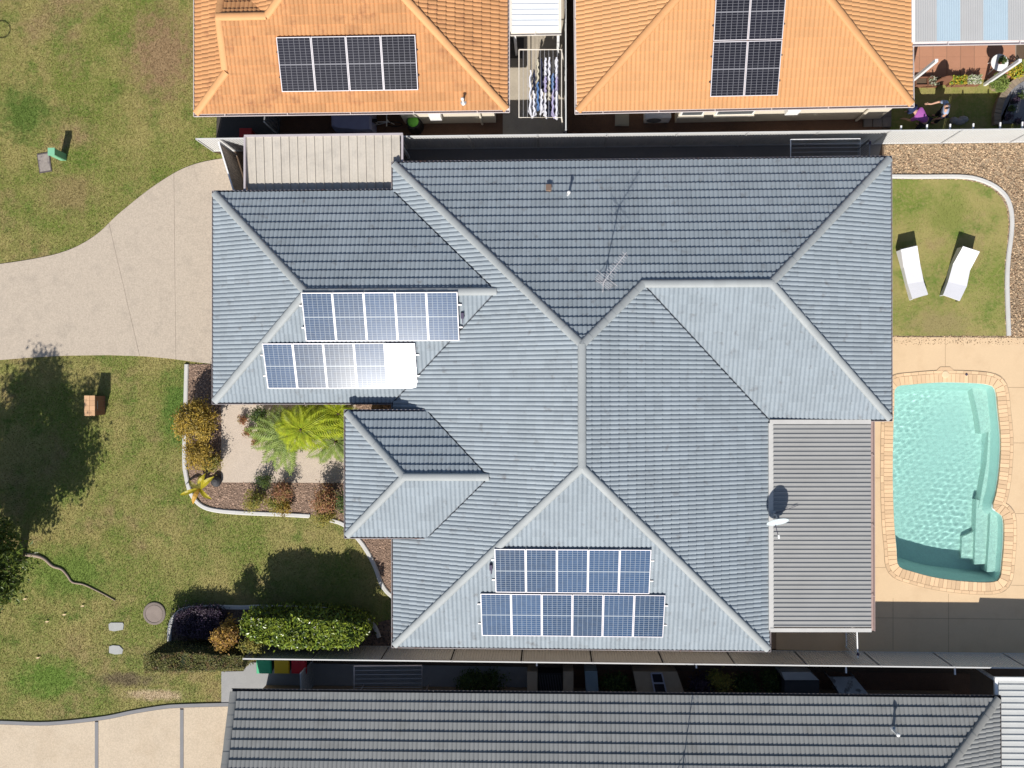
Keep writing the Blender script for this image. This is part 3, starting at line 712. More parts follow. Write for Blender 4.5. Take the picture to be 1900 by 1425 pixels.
# valley flashing
M_flash = mat('valley_metal', (0.09, 0.10, 0.12), rough=0.5, metal=0.3)
for a, b in (((xl, g1, ZE), (xl+gw, gm, zg)), ((xl, g0, ZE), (xl+gw, gm, zg)), ((xr, yw, ZE), (xr-ww, ym, zw)), ((xl+px_, p0, ZP), (xl+px_+pw, pm, zp_)), ((xl+px_, p1, ZP), (xl+px_+pw, pm, zp_))):
    MB().bar(Vector(a)+Vector((0, 0, 0.008)), Vector(b)+Vector((0, 0, 0.008)), 0.16, 0.012).build('valley_flashing', M_flash, roofM)
# downpipe on the path side
a = Vector((G(797, 1202, 2.4).x, yb-0.05, 0)); MB().tube([(a.x, yb+0.0, 2.40), (a.x, yb-.02, 2.25), (a.x, yb+.42, 1.9), (a.x, yb+.45, 0.05)], 0.045, 8).build('downpipe', mat('white_paint', (0.75, 0.75, 0.76), rough=0.4), house)

# ---------------------------------------------------------------- orange-tiled houses
M_or = mat('orange_tile', (0.49, 0.245, 0.105), rough=0.7, var=0.12, vs=0.7, fine=0.12, fs=12, island=0.16, col2=(0.33, 0.15, 0.07), c2s=2.0, c2lo=0.55, c2hi=0.75)
M_orcap = mat('orange_cap', (0.62, 0.32, 0.14), rough=0.7, var=0.08, fine=0.08, island=0.08)
M_gut2 = mat('cream_gutter', (0.62, 0.56, 0.55), rough=0.45, var=0.08)
M_cream = mat('cream_wall', (0.66, 0.60, 0.50), rough=0.9, var=0.05, vs=2, fine=0.05)
ZO = 2.5
ox0 = G(365, 110, ZO).x; ox1 = G(939, 110, ZO).x; oy0 = G(650, 206, ZO).y; OD = 14.5
d = 3.0
for _ in range(30): d = G(450, 31, ZO+TP*d).y-oy0
xv = G(404, 40, ZO+TP*d).x+0.03; e = xv-ox0; ow = (ox1-ox0)/2; oxm = (ox0+ox1)/2
o1 = thing('orange_roof_house', 'orange tiled house with dutch gable and eight-cell-wide row of four solar panels', 'house', (oxm, oy0+OD/2, 0))
o1['label'] = 'orange tiled house with dutch gable, beside the front lawn'
fO_bot = Face((0, oy0, ZO), (0, 1), [[(ox0, oy0), (ox1, oy0), (ox1-e, oy0+e), (xv, oy0+e)], [(xv, oy0+e), (ox1-e, oy0+e), (ox1-d, oy0+d), (xv, oy0+d)], [(ox0+d, oy0+d), (ox1-d, oy0+d), (oxm, oy0+ow)]])
fO_right = Face((ox1, 0, ZO), (-1, 0), [[(ox1, oy0), (ox1, oy0+OD), (oxm, oy0+OD-ow), (oxm, oy0+ow)]])
fO_left = Face((ox0, 0, ZO), (1, 0), [[(ox0, oy0), (xv, oy0+e), (xv, oy0+2*d-e), (ox0, oy0+2*d)], [(ox0+d, oy0+d), (oxm, oy0+ow), (oxm, oy0+OD-ow), (ox0, oy0+OD), (ox0, oy0+2*d)]])
fO_wing = Face((0, oy0+2*d, ZO), (0, -1), [[(xv, oy0+d), (ox0+d+.1, oy0+d), (xv, oy0+2*d-e+.1)]])
fO_top = Face((0, oy0+OD, ZO), (0, -1), [[(ox0, oy0+OD), (ox1, oy0+OD), (oxm, oy0+OD-ow)]])
FO = [fO_bot, fO_right, fO_left, fO_wing, fO_top]
r1 = roof_base(o1, I4, FO, M_under); tile_roof(r1, FO, M_or, None, 300)
zo = lambda k: ZO+TP*k
for a, b in (((ox0, oy0, ZO), (xv, oy0+e, zo(e))), ((xv, oy0+e+.1, zo(e)+.06), (xv, oy0+d, zo(d))), ((xv, oy0+2*d-e-.1, zo(e)+.06), (xv, oy0+d, zo(d))), ((xv-.05, oy0+d, zo(d)), (ox0+d, oy0+d, zo(d))), ((ox0+d, oy0+d, zo(d)), (oxm, oy0+ow, zo(ow))),
             ((ox1, oy0, ZO), (oxm, oy0+ow, zo(ow))), ((oxm, oy0+ow, zo(ow)), (oxm, oy0+OD-ow, zo(ow))), ((ox0, oy0+OD, ZO), (oxm, oy0+OD-ow, zo(ow))), ((ox1, oy0+OD, ZO), (oxm, oy0+OD-ow, zo(ow)))):
    caps(r1, I4, a, b, M_orcap)
MB().add([(xv+.02, oy0+e, zo(e)-.05), (xv+.02, oy0+2*d-e, zo(e)-.05), (xv+.02, oy0+d, zo(d)-.03)], [(0, 1, 2)]).build('gable', M_cream, r1)
for a, b in (((ox0-gd, oy0), (ox1+gd, oy0)), ((ox1, oy0-gd), (ox1, oy0+OD)), ((ox0, oy0+OD), (ox0, oy0-gd))): gutter(o1, I4, a, b, M_gut2, ZO)
wx = G(752, 225).x
walls(o1, I4, [(ox0+s_, oy0+3.2), (wx, oy0+3.2), (wx, oy0+.25), (ox1-s_, oy0+.25), (ox1-s_, oy0+OD-s_), (ox0+s_, oy0+OD-s_)], ZO-.06, M_cream)
# second orange house stands a little askew
A0, A1 = G(1073, 205, ZO), G(1690, 192.5, ZO); an = math.atan2(A1.y-A0.y, A1.x-A0.x); R2 = Matrix.Translation((A0.x, A0.y, 0)) @ Matrix.Rotation(an, 4, 'Z')
L2 = (A1-A0).length; D2_ = 15.0; w2 = L2/2
o2 = thing('orange_roof_house', 'orange tiled house with a tall two-wide block of solar panels', 'house', tuple(R2 @ Vector((L2/2, D2_/2, 0))))
f2 = [Face((0, 0, ZO), (0, 1), [[(0, 0), (L2, 0), (w2, w2)]], R2), Face((L2, 0, ZO), (-1, 0), [[(L2, 0), (L2, D2_), (w2, D2_-w2), (w2, w2)]], R2),
      Face((0, 0, ZO), (1, 0), [[(0, 0), (w2, w2), (w2, D2_-w2), (0, D2_)]], R2), Face((0, D2_, ZO), (0, -1), [[(0, D2_), (L2, D2_), (w2, D2_-w2)]], R2)]
r2 = roof_base(o2, R2, f2, M_under); tile_roof(r2, f2, mat('tan_orange_tile', (0.54, 0.285, 0.125), rough=0.7, var=0.07, vs=0.7, fine=0.06, fs=18, island=0.07), None, 300)
M_orcap2 = mat('pale_orange_cap', (0.55, 0.28, 0.12), rough=0.7, var=0.08, fine=0.08, island=0.08)
for a, b in (((0, 0, ZO), (w2, w2, zo(w2))), ((L2, 0, ZO), (w2, w2, zo(w2))), ((w2, w2, zo(w2)), (w2, D2_-w2, zo(w2))), ((0, D2_, ZO), (w2, D2_-w2, zo(w2))), ((L2, D2_, ZO), (w2, D2_-w2, zo(w2)))): caps(r2, R2, a, b, M_orcap2)
for a, b in (((-gd, 0), (L2+gd, 0)), ((L2, -gd), (L2, D2_)), ((0, D2_), (0, -gd))): gutter(o2, R2, a, b, M_gut2, ZO)
wa = (R2.inverted() @ G(1252, 225)).x; wb = (R2.inverted() @ G(1632, 225)).x
walls(o2, R2, [(s_, 1.6), (wa, 1.6), (wa, .22), (wb, .22), (wb, D2_-s_), (s_, D2_-s_)], ZO-.06, M_cream)
fo2 = f2[0]

# ---------------------------------------------------------------- grey house below
B0, B1 = G(432, 1284.5, ZO), G(1851, 1297, ZO); an3 = math.atan2(B1.y-B0.y, B1.x-B0.x); R3 = Matrix.Translation((B0.x, B0.y, 0)) @ Matrix.Rotation(an3, 4, 'Z')
L3 = (B1-B0).length; D3 = 9.4; w3 = D3/2
M_t3 = mat('charcoal_tile', (0.235, 0.24, 0.238), rough=0.7, var=0.09, vs=0.8, fine=0.07, fs=18, island=0.10, col2=(0.17, 0.17, 0.165), c2s=1.6, c2lo=0.55, c2hi=0.8)
M_c3 = mat('charcoal_cap', (0.25, 0.25, 0.24), rough=0.7, island=0.1)
b3 = thing('grey_roof_house', 'dark grey tiled house along the lower fence', 'house', tuple(R3 @ Vector((L3/2, -D3/2, 0))))
f3 = [Face((0, 0, ZO), (0, -1), [[(0, 0), (L3, 0), (L3-w3, -w3), (0, -w3)]], R3), Face((L3, 0, ZO), (-1, 0), [[(L3, 0), (L3, -D3), (L3-w3, -w3)]], R3),
      Face((0, -D3, ZO), (0, 1), [[(0, -D3), (L3, -D3), (L3-w3, -w3), (0, -w3)]], R3)]
r3 = roof_base(b3, R3, f3, M_under); tile_roof(r3, f3, M_t3, None, 300)
for a, b in (((.04, .0, ZO), (.04, -w3, zo(w3))), ((.04, -D3, ZO), (.04, -w3, zo(w3))), ((L3, 0, ZO), (L3-w3, -w3, zo(w3))), ((L3, -D3, ZO), (L3-w3, -w3, zo(w3))), ((L3-w3, -w3, zo(w3)), (0, -w3, zo(w3)))): caps(r3, R3, a, b, M_c3)
M_gut3 = mat('dark_gutter', (0.09, 0.08, 0.08), rough=0.4)
for a, b in (((L3+gd, 0), (-.05, 0)), ((L3, -D3), (L3, gd))): gutter(b3, R3, a, b, M_gut3, ZO)
M_brickw = mat('tan_brick_wall', (0.36, 0.25, 0.16), rough=0.9, var=0.12, fine=0.12)
w3o = walls(b3, R3, [(.4, -.55), (L3-.5, -.55), (L3-.5, -D3+.5), (.4, -D3+.5)], ZO-.06, M_brickw)
MB().add([R3 @ Vector(p) for p in ((.39, -.55, ZO-.08), (.39, -D3+.5, ZO-.08), (.39, -w3, zo(w3)-.1))], [(0, 1, 2)]).build('gable', M_brickw, r3)
# ================================================================== THINGS
ORD = ['first', 'second', 'third', 'fourth', 'fifth', 'sixth', 'seventh', 'eighth']
# ---------------------------------------------------------------- solar panels
def cell_mat(name, cell, line, rough, lw=0.055, rows=20):
    m = bpy.data.materials.new(name); m.use_nodes = True; nt = m.node_tree; N, L = nt.nodes, nt.links; b = N['Principled BSDF']
    tc = N.new('ShaderNodeTexCoord'); sp = N.new('ShaderNodeSeparateXYZ'); L.new(tc.outputs['Generated'], sp.inputs[0])
    def mth(op, a, b_=0.0):
        n = N.new('ShaderNodeMath'); n.operation = op
        for i, q in enumerate((a, b_)):
            if isinstance(q, (int, float)): n.inputs[i].default_value = q
            else: L.new(q, n.inputs[i])
        return n.outputs[0]
    def lines(x, k, wd):
        f = mth('FRACT', mth('MULTIPLY', x, k)); return mth('ADD', mth('LESS_THAN', f, wd), mth('GREATER_THAN', f, 1-wd))
    gx = lines(sp.outputs[0], 6, lw); gy = lines(sp.outputs[1], rows, lw*1.35)
    mid = mth('LESS_THAN', mth('ABSOLUTE', mth('SUBTRACT', sp.outputs[1], 0.5)), 0.011)
    f = mth('MINIMUM', mth('ADD', mth('MULTIPLY', mth('MAXIMUM', gx, gy), 0.6), mid), 1.0)
    geo = N.new('ShaderNodeNewGeometry'); ns = N.new('ShaderNodeTexNoise'); ns.inputs['Scale'].default_value = 7; ns.inputs['Detail'].default_value = 4; L.new(geo.outputs['Position'], ns.inputs['Vector'])
    oi = N.new('ShaderNodeObjectInfo')
    k = mth('ADD', mth('MULTIPLY', ns.outputs['Fac'], 0.7), mth('MULTIPLY', oi.outputs['Random'], 0.5))
    sv = N.new('ShaderNodeVectorMath'); sv.operation = 'SCALE'; sv.inputs[0].default_value = cell; L.new(mth('ADD', k, 0.4), sv.inputs['Scale'])
    mx = N.new('ShaderNodeMix'); mx.data_type = 'RGBA'; mx.inputs['B'].default_value = (*line, 1)
    L.new(f, mx.inputs['Factor']); L.new(sv.outputs[0], mx.inputs['A']); L.new(mx.outputs['Result'], b.inputs['Base Color'])
    b.inputs['Roughness'].default_value = rough; b.inputs['Specular IOR Level'].default_value = 0.25; b.inputs['Coat Weight'].default_value = 0.14; b.inputs['Coat Roughness'].default_value = 0.21
    return m
M_cellA = cell_mat('solar_glass_blue', (0.034, 0.068, 0.135), (0.32, 0.36, 0.40), 0.042)
M_cellB = cell_mat('solar_glass_dark', (0.014, 0.014, 0.022), (0.20, 0.20, 0.22), 0.20, 0.05, 20)
M_frame = mat('aluminium_frame', (0.52, 0.50, 0.53), rough=0.45, metal=0.2, var=0.04)
M_drail = mat('black_rail', (.05, .03, .03))
M_rail = mat('mounting_rail', (0.5, 0.48, 0.48), rough=0.5, metal=0.4)
def panel_row(face, TL, TR, BL, n, m, labels, group, tilt=None, up=0, mr=None, ext=.11, H_=0.13):
    a, b, c = face.hit(*TL, H_), face.hit(*TR, H_), face.hit(*BL, H_)
    U, V, Nn = Vector(face.U), Vector(face.V), Vector(face.N)
    if U.x < 0: U = -U; V = -V
    wd = (b-a).dot(U)/n; ln = abs((a-c).dot(V)); gap = 0.014
    for i in range(n):
        ctr = a+U*(wd*(i+.5))-V*(ln/2)+V*(up*(ln+gap)); W_, L_ = wd-gap, ln-gap
        t = (tilt or {}).get(i, (random.gauss(0, .004), random.gauss(0, .004)))
        mw = Matrix(((U.x, V.x, Nn.x, ctr.x), (U.y, V.y, Nn.y, ctr.y), (U.z, V.z, Nn.z, ctr.z), (0, 0, 0, 1))) @ Matrix.Rotation(t[0], 4, 'X') @ Matrix.Rotation(t[1], 4, 'Y')
        t_ = thing('solar_panel', labels[i], 'solar panel', (0, 0, 0), group); t_.matrix_basis = mw @ Matrix.Translation((0, 0, -0.04))
        fr = MB(); fw = 0.024
        for cx, cy, sx, sy in ((0, L_/2-fw/2, W_, fw), (0, -L_/2+fw/2, W_, fw), (-W_/2+fw/2, 0, fw, L_-2*fw), (W_/2-fw/2, 0, fw, L_-2*fw)): fr.box((cx, cy, 0), (sx, sy, 0.04))
        link('frame', fr.mesh('frame'), M_frame, t_, mw)
        gl = MB().box((0, 0, 0.012), (W_-2*fw-.002, L_-2*fw-.002, 0.006)); link('glass', gl.mesh('glass'), m, t_, mw)
        link('backsheet', MB().box((0, 0, -0.012), (W_-2*fw, L_-2*fw, 0.004)).mesh('backsheet'), mat('backsheet', (.5, .5, .52)), t_, mw)
    # two rails below the row, standing out at both ends
    for k, fr_ in enumerate((0.27, 0.73)):
        p = a-V*(ln*fr_)+V*(up*(ln+gap))-Nn*0.058; dn_ = H_-.08; rl = MB().bar(p-U*ext, p+U*(wd*n+ext), 0.04, 0.045, up=Nn)
        for q in range(n+1):
            s0 = p+U*min(max(wd*q, 0.02), wd*n-.02)-Nn*(dn_/2); rl.box(s0, (0.05, 0.08, dn_))
        tag(rl.build('mounting_rail', mr or M_rail), ('upper' if k == 0 else 'lower')+' aluminium rail carrying the '+group.replace('solar panels in ', ''), 'rail')
lab = lambda where, n, end: ['blue solar panel, %s from the %s of %s' % (ORD[i], end, where) for i in range(n)]
la = lab('the upper row over the garage', 5, 'driveway end')
panel_row(fG_bot, (558, 543), (849, 541.5), (568, 633), 5, M_cellA, la, 'solar panels in the upper garage row', {0: (-.016, -.004), 1: (-.013, .002), 2: (-.015, 0.), 3: (-.012, -.003), 4: (-.016, .004)}, H_=.19)
lb = lab('the lower row over the garage', 5, 'driveway end'); lb[4] = 'solar panel blazing white with the mirrored sun, beside the valley'; lb[3] = 'pale blue solar panel next to the blazing white one'
panel_row(fG_bot, (486, 637), (770, 634), (497, 721), 5, M_cellA, lb, 'solar panels in the lower garage row', {4: (.008, .0), 3: (-.022, .012), 2: (-.010, .007), 1: (-.002, .003), 0: (.0, -.004)})
panel_row(fM_bot, (917, 1018), (1209, 1020), (919, 1099), 5, M_cellA, lab('the five-panel row on the triangular slope', 5, 'porch side'), 'solar panels in the five-panel row of the triangular slope')
panel_row(fM_bot, (891, 1101), (1235, 1103.5), (893, 1179), 6, M_cellA, lab('the six-panel row above the side path', 6, 'porch side'), 'solar panels in the six-panel row above the side path')
panel_row(fO_bot, (512, 69), (771, 68), (520, 171), 4, M_cellB, ['black solar panel on orange tiles, %s from the dutch gable' % ORD[i] for i in range(4)], 'solar panels in the row beside the dutch gable', mr=M_drail, ext=.05)
l2 = ['black solar panel at the gutter end of the two-wide block, side towards the %s' % s for s in ('clothesline', 'patio roof')]
panel_row(fo2, (1323, 77), (1452, 75.5), (1317, 180), 2, M_cellB, l2, 'solar panels in the lower pair of the two-wide block', mr=M_drail, ext=.05)
l3 = ['black solar panel at the ridge end of the two-wide block, side towards the %s' % s for s in ('clothesline', 'patio roof')]
panel_row(fo2, (1323, 77), (1452, 75.5), (1317, 180), 2, M_cellB, l3, 'solar panels in the upper pair of the two-wide block', up=1, mr=M_drail, ext=.05)
# isolator boxes
M_dk = mat('dark_plastic', (0.06, 0.05, 0.09))
for (x, y, fc, lb_) in ((858, 585, fG_bot, 'dark isolator box beside the upper garage solar row'), (911, 1052, fM_bot, 'dark isolator box beside the five-panel solar row')):
    p = fc.hit(x, y, 0.1); MB().box(p, (0.1, 0.2, 0.12), Matrix.Rotation(PITCH, 3, 'X')).box(p+Vector((0.0, -.12, -.1)), (0.03, 0.3, 0.06), Matrix.Rotation(PITCH, 3, 'X')).build('isolator_box', M_dk); tag(bpy.context.scene.collection.objects[-1], lb_, 'isolator')

# ---------------------------------------------------------------- sheet-metal fences
M_fence = mat('pale_steel_sheet', (0.55, 0.55, 0.545), rough=0.55, var=0.05, vs=1.5, fine=0.04)
M_fpost = mat('steel_post', (0.50, 0.50, 0.50), rough=0.5)
def fence(a, b, h, label, seg=2.42, m=None, prof=None, per=0.10, z0=0.03, rail=True, name='metal_fence'):
    m = m or M_fence; a, b = Vector((a.x, a.y, 0)), Vector((b.x, b.y, 0)); t = (b-a); L = t.length; t.normalize(); nrm = Vector((t.y, -t.x, 0))
    T = thing(name, label, 'fence', tuple((a+b)/2)); n = max(1, round(L/seg)); sg = L/n
    prof = prof or [(0, 0), (0.052, 0), (0.062, 0.018), (0.090, 0.018), (0.0999, 0)]
    for i in range(n):
        p = a+t*(i*sg+0.03); q = MB().corr(p+Vector((0, 0, z0+.06))+nrm*-.009, t, (0, 0, 1), nrm, sg-.06, h-z0-.09, prof, per)
        me = q.build('panel', m, T); md = me.modifiers.new('thickness', 'SOLIDIFY'); md.thickness = 0.003
        MB().box((a+t*(i*sg+sg/2))+Vector((0, 0, z0+.035)), (sg-.05, 0.03, 0.07), Matrix((t, nrm, (0, 0, 1))).transposed()).build('bottom_rail', m, T)
        if rail: MB().box((a+t*(i*sg+sg/2))+Vector((0, 0, h-.02)), (sg-.05, 0.045, 0.05), Matrix((t, nrm, (0, 0, 1))).transposed()).build('top_rail', m, T)
    for i in range(n+1):
        MB().box((a+t*(i*sg))+Vector((0, 0, (h+.0)/2)), (0.034, 0.06, h), Matrix((t, nrm, (0, 0, 1))).transposed()).build('post', M_fpost, T)
    return T
FT = fence(G(397, 281), G(2000, 263), 1.77, 'long pale steel fence between the blue-grey house and the orange-roofed houses')
FB = fence(G(481, 1196), G(1990, 1213), 1.82, 'long pale steel fence between the blue-grey house and the dark grey-roofed house')
fence(G(1048, -160), G(1048.5, 264), 1.7, 'narrow pale fence between the two orange-roofed houses', seg=2.3)
M_dgrey = mat('grey_slat', (0.22, 0.22, 0.225), rough=0.6)
fence(G(516, 250), G(524, 175), 1.7, 'short grey corrugated screen beside the orange house', seg=4, m=M_dgrey, per=0.2, prof=[(0, 0), (.09, 0), (.10, .03), (.19, .03), (.1999, 0)])
fence(G(580, 1224), G(583, 1300), 1.7, 'grey screen beside the wheelie bins', seg=4, m=mat('grey_screen', (0.42, 0.41, 0.40), rough=.7))

for T_, pts in ((FT, ((1672, 233), (1720, 231), (1763, 230), (1806, 229), (1856, 227), (1897, 226))), (FB, ((996, 1236), (1292, 1240), (1570, 1249), (1772, 1252)))):
    for x, y in pts:
        p = G(x, y, 1.66); fa, fb = (G(397, 281), G(2000, 263)) if T_ is FT else (G(481, 1196), G(1990, 1213)); fy = fa.y+(fb.y-fa.y)*(p.x-fa.x)/(fb.x-fa.x); MB().bar((p.x, fy, 1.62), p, .05, .05).build('bracket', mat('white_paint', (.75, .75, .76)), T_)
# ---------------------------------------------------------------- gates
M_wood = mat('weathered_timber', (0.48, 0.40, 0.33), rough=0.85, var=0.2, vs=3, fine=0.2, fs=25)
M_white = mat('white_metal', (0.78, 0.78, 0.78), rough=0.45, var=0.04)
def board_gate(a, b, h, label):
    a, b = Vector((a.x, a.y, 0)), Vector((b.x, b.y, 0)); t = b-a; L = t.length; t.normalize(); nr = Vector((t.y, -t.x, 0)); T = thing('timber_gate', label, 'gate', tuple((a+b)/2))
    Rm = Matrix((t, nr, (0, 0, 1))).transposed(); n = int(L/0.12)
    for i in range(n): MB().box(a+t*((i+.5)*L/n)+Vector((0, 0, h/2+.02)), (L/n-.008, 0.02, h-.1), Rm).build('board', M_wood, T)
    for z in (0.25, h-.25): MB().box((a+b)/2+nr*.03+Vector((0, 0, z)), (L, 0.035, 0.07), Rm).build('rail', M_wood, T)
    MB().box((a+b)/2+nr*.01+Vector((0, 0, h-.01)), (L, 0.05, 0.04), Rm).build('top_capping', M_white, T)
    for p in (a, b): MB().box(p+Vector((0, 0, h/2)), (0.07, 0.07, h), Rm).build('post', M_white, T)
    MB().bar(a+nr*.045+Vector((0, 0, .3)), b+nr*.045+Vector((0, 0, h-.3)), 0.03, 0.06).build('brace', M_wood, T)
board_gate(G(438, 288), G(464, 372), 1.8, 'timber board gate with white capping at the carport end of the driveway')
M_sl = mat('grey_aluminium', (0.45, 0.45, 0.46), rough=0.5, metal=0.2)
def bar_gate(a, b, h, label, m=M_sl, n=11):
    a, b = Vector((a.x, a.y, 0)), Vector((b.x, b.y, 0)); t = b-a; L = t.length; t.normalize(); T = thing('bar_gate', label, 'gate', tuple((a+b)/2))
    for z in (0.12, h): MB().bar(a+Vector((0, 0, z)), b+Vector((0, 0, z)), 0.04, 0.05).build('rail', m, T)
    for i in range(n): MB().tube([a+t*(L*(i+.5)/n)+Vector((0, 0, .1)), a+t*(L*(i+.5)/n)+Vector((0, 0, h))], 0.011, 6).build('bar', m, T)
    for p in (a, b): MB().box(p+Vector((0, 0, h/2)), (0.05, 0.05, h+.06)).build('post', m, T)
    MB().box(b+Vector((0, 0, h+.05))-t*.12, (0.05, 0.09, 0.12)).build('latch', M_dk, T)
bar_gate(G(1567, 1152), G(1568.5, 1199), 1.35, 'silver bar gate between the patio roof and the lower fence', M_white)
bar_gate(G(1590, 318), G(1591, 277), 1.3, 'dark grey bar gate across the shaded side path', mat('charcoal_aluminium', (0.2, 0.2, 0.21), rough=.5))

# ---------------------------------------------------------------- fold-down clothes lines
def clothesline(c, z, label, m, along='x', nl=7, wall=0):
    P = [G(*q, z) for q in c]; T = thing('clothesline', label, 'clothesline', (P[0].x, P[0].y, 0))
    MB().tube([P[0], P[1], P[2], P[3], P[0]], 0.022, 6).build('frame', m, T)
    M_l = mat('line_cord', (0.55, 0.55, 0.58))
    for i in range(nl):
        f = (i+1)/(nl+1)
        a, b = (P[0].lerp(P[3], f), P[1].lerp(P[2], f)) if along == 'x' else (P[0].lerp(P[1], f), P[3].lerp(P[2], f))
        MB().tube([a, b], 0.005, 4).build('line', M_l, T)
    return T, P
M_pk = mat('beige_metal', (0.62, 0.50, 0.44), rough=.5)
T, P = clothesline([(657, 1236), (783, 1235), (783, 1300), (657, 1300)], 1.75, 'fold-down clothesline with empty lines behind the lower fence', M_pk, 'x', 7)
for q in (P[2], P[3]): MB().bar(q, Vector((q.x, q.y, 0)), .04, .04).build('support', M_pk, T)
T, P = clothesline([(1467, 259), (1596, 257.5), (1596, 312), (1467, 314)], 1.7, 'white fold-down clothesline frame over the shaded side path', M_white, 'x', 6)
for q in (P[2], P[3]): MB().bar(q, Vector((q.x, q.y, 0)), .04, .04).build('support', M_white, T)
T, P = clothesline([(963, 92), (1042, 92), (1042, 218), (963, 218)], 1.75, 'cream fold-down clothesline loaded with washing between the orange-roofed houses', mat('cream_metal', (0.72, 0.66, 0.58), rough=.5), 'y', 9)
for q in (P[1], P[2]): MB().bar(q, Vector((q.x+.1, q.y, 0)), .05, .05).build('support', MATS['cream_metal'], T)
cloth = {'white': mat('white_cloth', (0.72, 0.72, 0.78), rough=.9), 'navy': mat('navy_cloth', (0.03, 0.035, 0.07), rough=.9), 'blue': mat('blue_cloth', (0.10, 0.20, 0.42), rough=.9), 'cream': mat('cream_cloth', (0.55, 0.50, 0.38), rough=.9), 'lilac': mat('lilac_cloth', (0.40, 0.36, 0.58), rough=.9)}
LINE_N = {984: 1, 991: 2, 998: 3, 1005: 4, 1012: 5, 1019: 6, 1026: 7, 1033: 8}
def garment(x, y0, y1, c, drop):
    a, b = G(x, y0, 1.745), G(x, y1, 1.745); n = 12; v = []
    ph = random.random()*6
    for k in range(5):
        for i in range(n+1):
            p = a.lerp(b, i/n); s = 0.02+0.05*k/4
            v.append((p.x+s*math.sin(i*1.7+ph)+random.uniform(-.012, .012), p.y+0.03*k/4*(i/n-.5), p.z-drop*k/4+0.004*math.sin(i)))
    f = [(k*(n+1)+i, k*(n+1)+i+1, (k+1)*(n+1)+i+1, (k+1)*(n+1)+i) for k in range(4) for i in range(n)]
    o = MB().add(v, f).build('garment', cloth[c]); md = o.modifiers.new('thickness', 'SOLIDIFY'); md.thickness = 0.045 if c != 'navy' else 0.03; md.offset = 0
    return tag(o, '%s washing on the %s line counted from the dutch-gabled house, %s' % (c, ORD[LINE_N[x]-1], 'carport end' if y1 < 152 else ('fence end' if y0 > 150 and y1 > 186 else 'middle of the line')), 'washing', 'washing on the loaded clothesline')
for x, segs in ((984, (('white', 130, 212, .55),)), (991, (('navy', 128, 168, .6), ('white', 168, 212, .5))), (998, (('cream', 110, 150, .7), ('blue', 152, 198, .6))), (1005, (('navy', 108, 160, .6), ('white', 165, 205, .6))),
                (1012, (('white', 107, 138, .7), ('lilac', 142, 170, .5), ('white', 172, 212, .6))), (1019, (('white', 106, 150, .7), ('cream', 150, 185, .6), ('navy', 186, 212, .6))), (1026, (('blue', 136, 165, .6), ('lilac', 166, 212, .6))),
                (1033, (('white', 106, 140, .6), ('lilac', 142, 166, .6), ('white', 168, 214, .6)))):
    for c, y0, y1, dr in segs: garment(x, y0, y1, c, dr)

# ---------------------------------------------------------------- metal roofs
def metal_roof(name, label, px, z0, z1, axis, per, prof, m, fall, posts=(), gut=None, cat='roof'):
    """profiled roof; px = corner pictures points TL,TR,BR,BL at height z; ribs run along axis"""
    P = GL(px, (z0+z1)/2); x0 = (P[0].x+P[3].x)/2; x1 = (P[1].x+P[2].x)/2; y1 = (P[0].y+P[1].y)/2; y0 = (P[2].y+P[3].y)/2
    T = thing(name, label, cat, ((x0+x1)/2, (y0+y1)/2, 0))
    if axis == 'x': O, A, B, La, Lb = (x0, y1, z0), Vector((0, -1, 0)), Vector((x1-x0, 0, z1-z0)), y1-y0, 1.0
    else: O, A, B, La, Lb = (x0, y0, z0), Vector((1, 0, 0)), Vector((0, y1-y0, z1-z0)), x1-x0, 1.0
    sh_ = MB().corr(O, A, B, (0, 0, 1), La, Lb, prof, per).build('sheeting', m, T); md = sh_.modifiers.new('thickness', 'SOLIDIFY'); md.thickness = 0.004
    for q in posts: MB().box((q[0], q[1], (min(z0, z1)-.04)/2), (.09, .09, min(z0, z1)-.04)).build('post', M_white, T)
    return T, (x0, x1, y0, y1)
M_cp = mat('beige_metal_roof', (0.46, 0.42, 0.365), rough=0.5, var=0.12, vs=1.2, fine=0.14, fs=14, col2=(0.37, 0.34, 0.30), c2s=2.5, c2lo=.5, c2hi=.8)
T, (x0, x1, y0, y1) = metal_roof('carport', 'beige ribbed carport roof between garage and top fence', [(458, 254), (746, 254), (746, 353), (458, 353)], 2.16, 2.36, 'y', 0.302, [(0, 0), (.012, .045), (.028, .045), (.04, 0), (.14, .004), (.15, 0.0), (.295, 0)], M_cp, 0,
    posts=[(G(462, 262, 2.3).x, G(462, 262, 2.3).y), (G(740, 262, 2.3).x, G(740, 262, 2.3).y), (G(600, 262, 2.3).x, G(600, 262, 2.3).y)], cat='carport')
for a, b in (((x0-.05, y1+.03), (x1+.05, y1+.03)), ((x0-.03, y0), (x0-.03, y1)), ((x1+.03, y0), (x1+.03, y1))):
    MB().bar((*a, 2.36), (*b, 2.36), .07, .12).build('fascia', mat('mauve_fascia', (.42, .38, .40), rough=.5), T)
sinp = lambda per, amp, k=8: [(per*i/k, amp*(0.5-0.5*math.cos(2*math.pi*i/k))) for i in range(k)]
M_pt = mat('grey_corrugated', (0.30, 0.30, 0.295), rough=0.5, var=0.08, vs=1.2, fine=0.05, col2=(0.30, 0.30, 0.30), c2s=1.6, c2lo=.55, c2hi=.8)
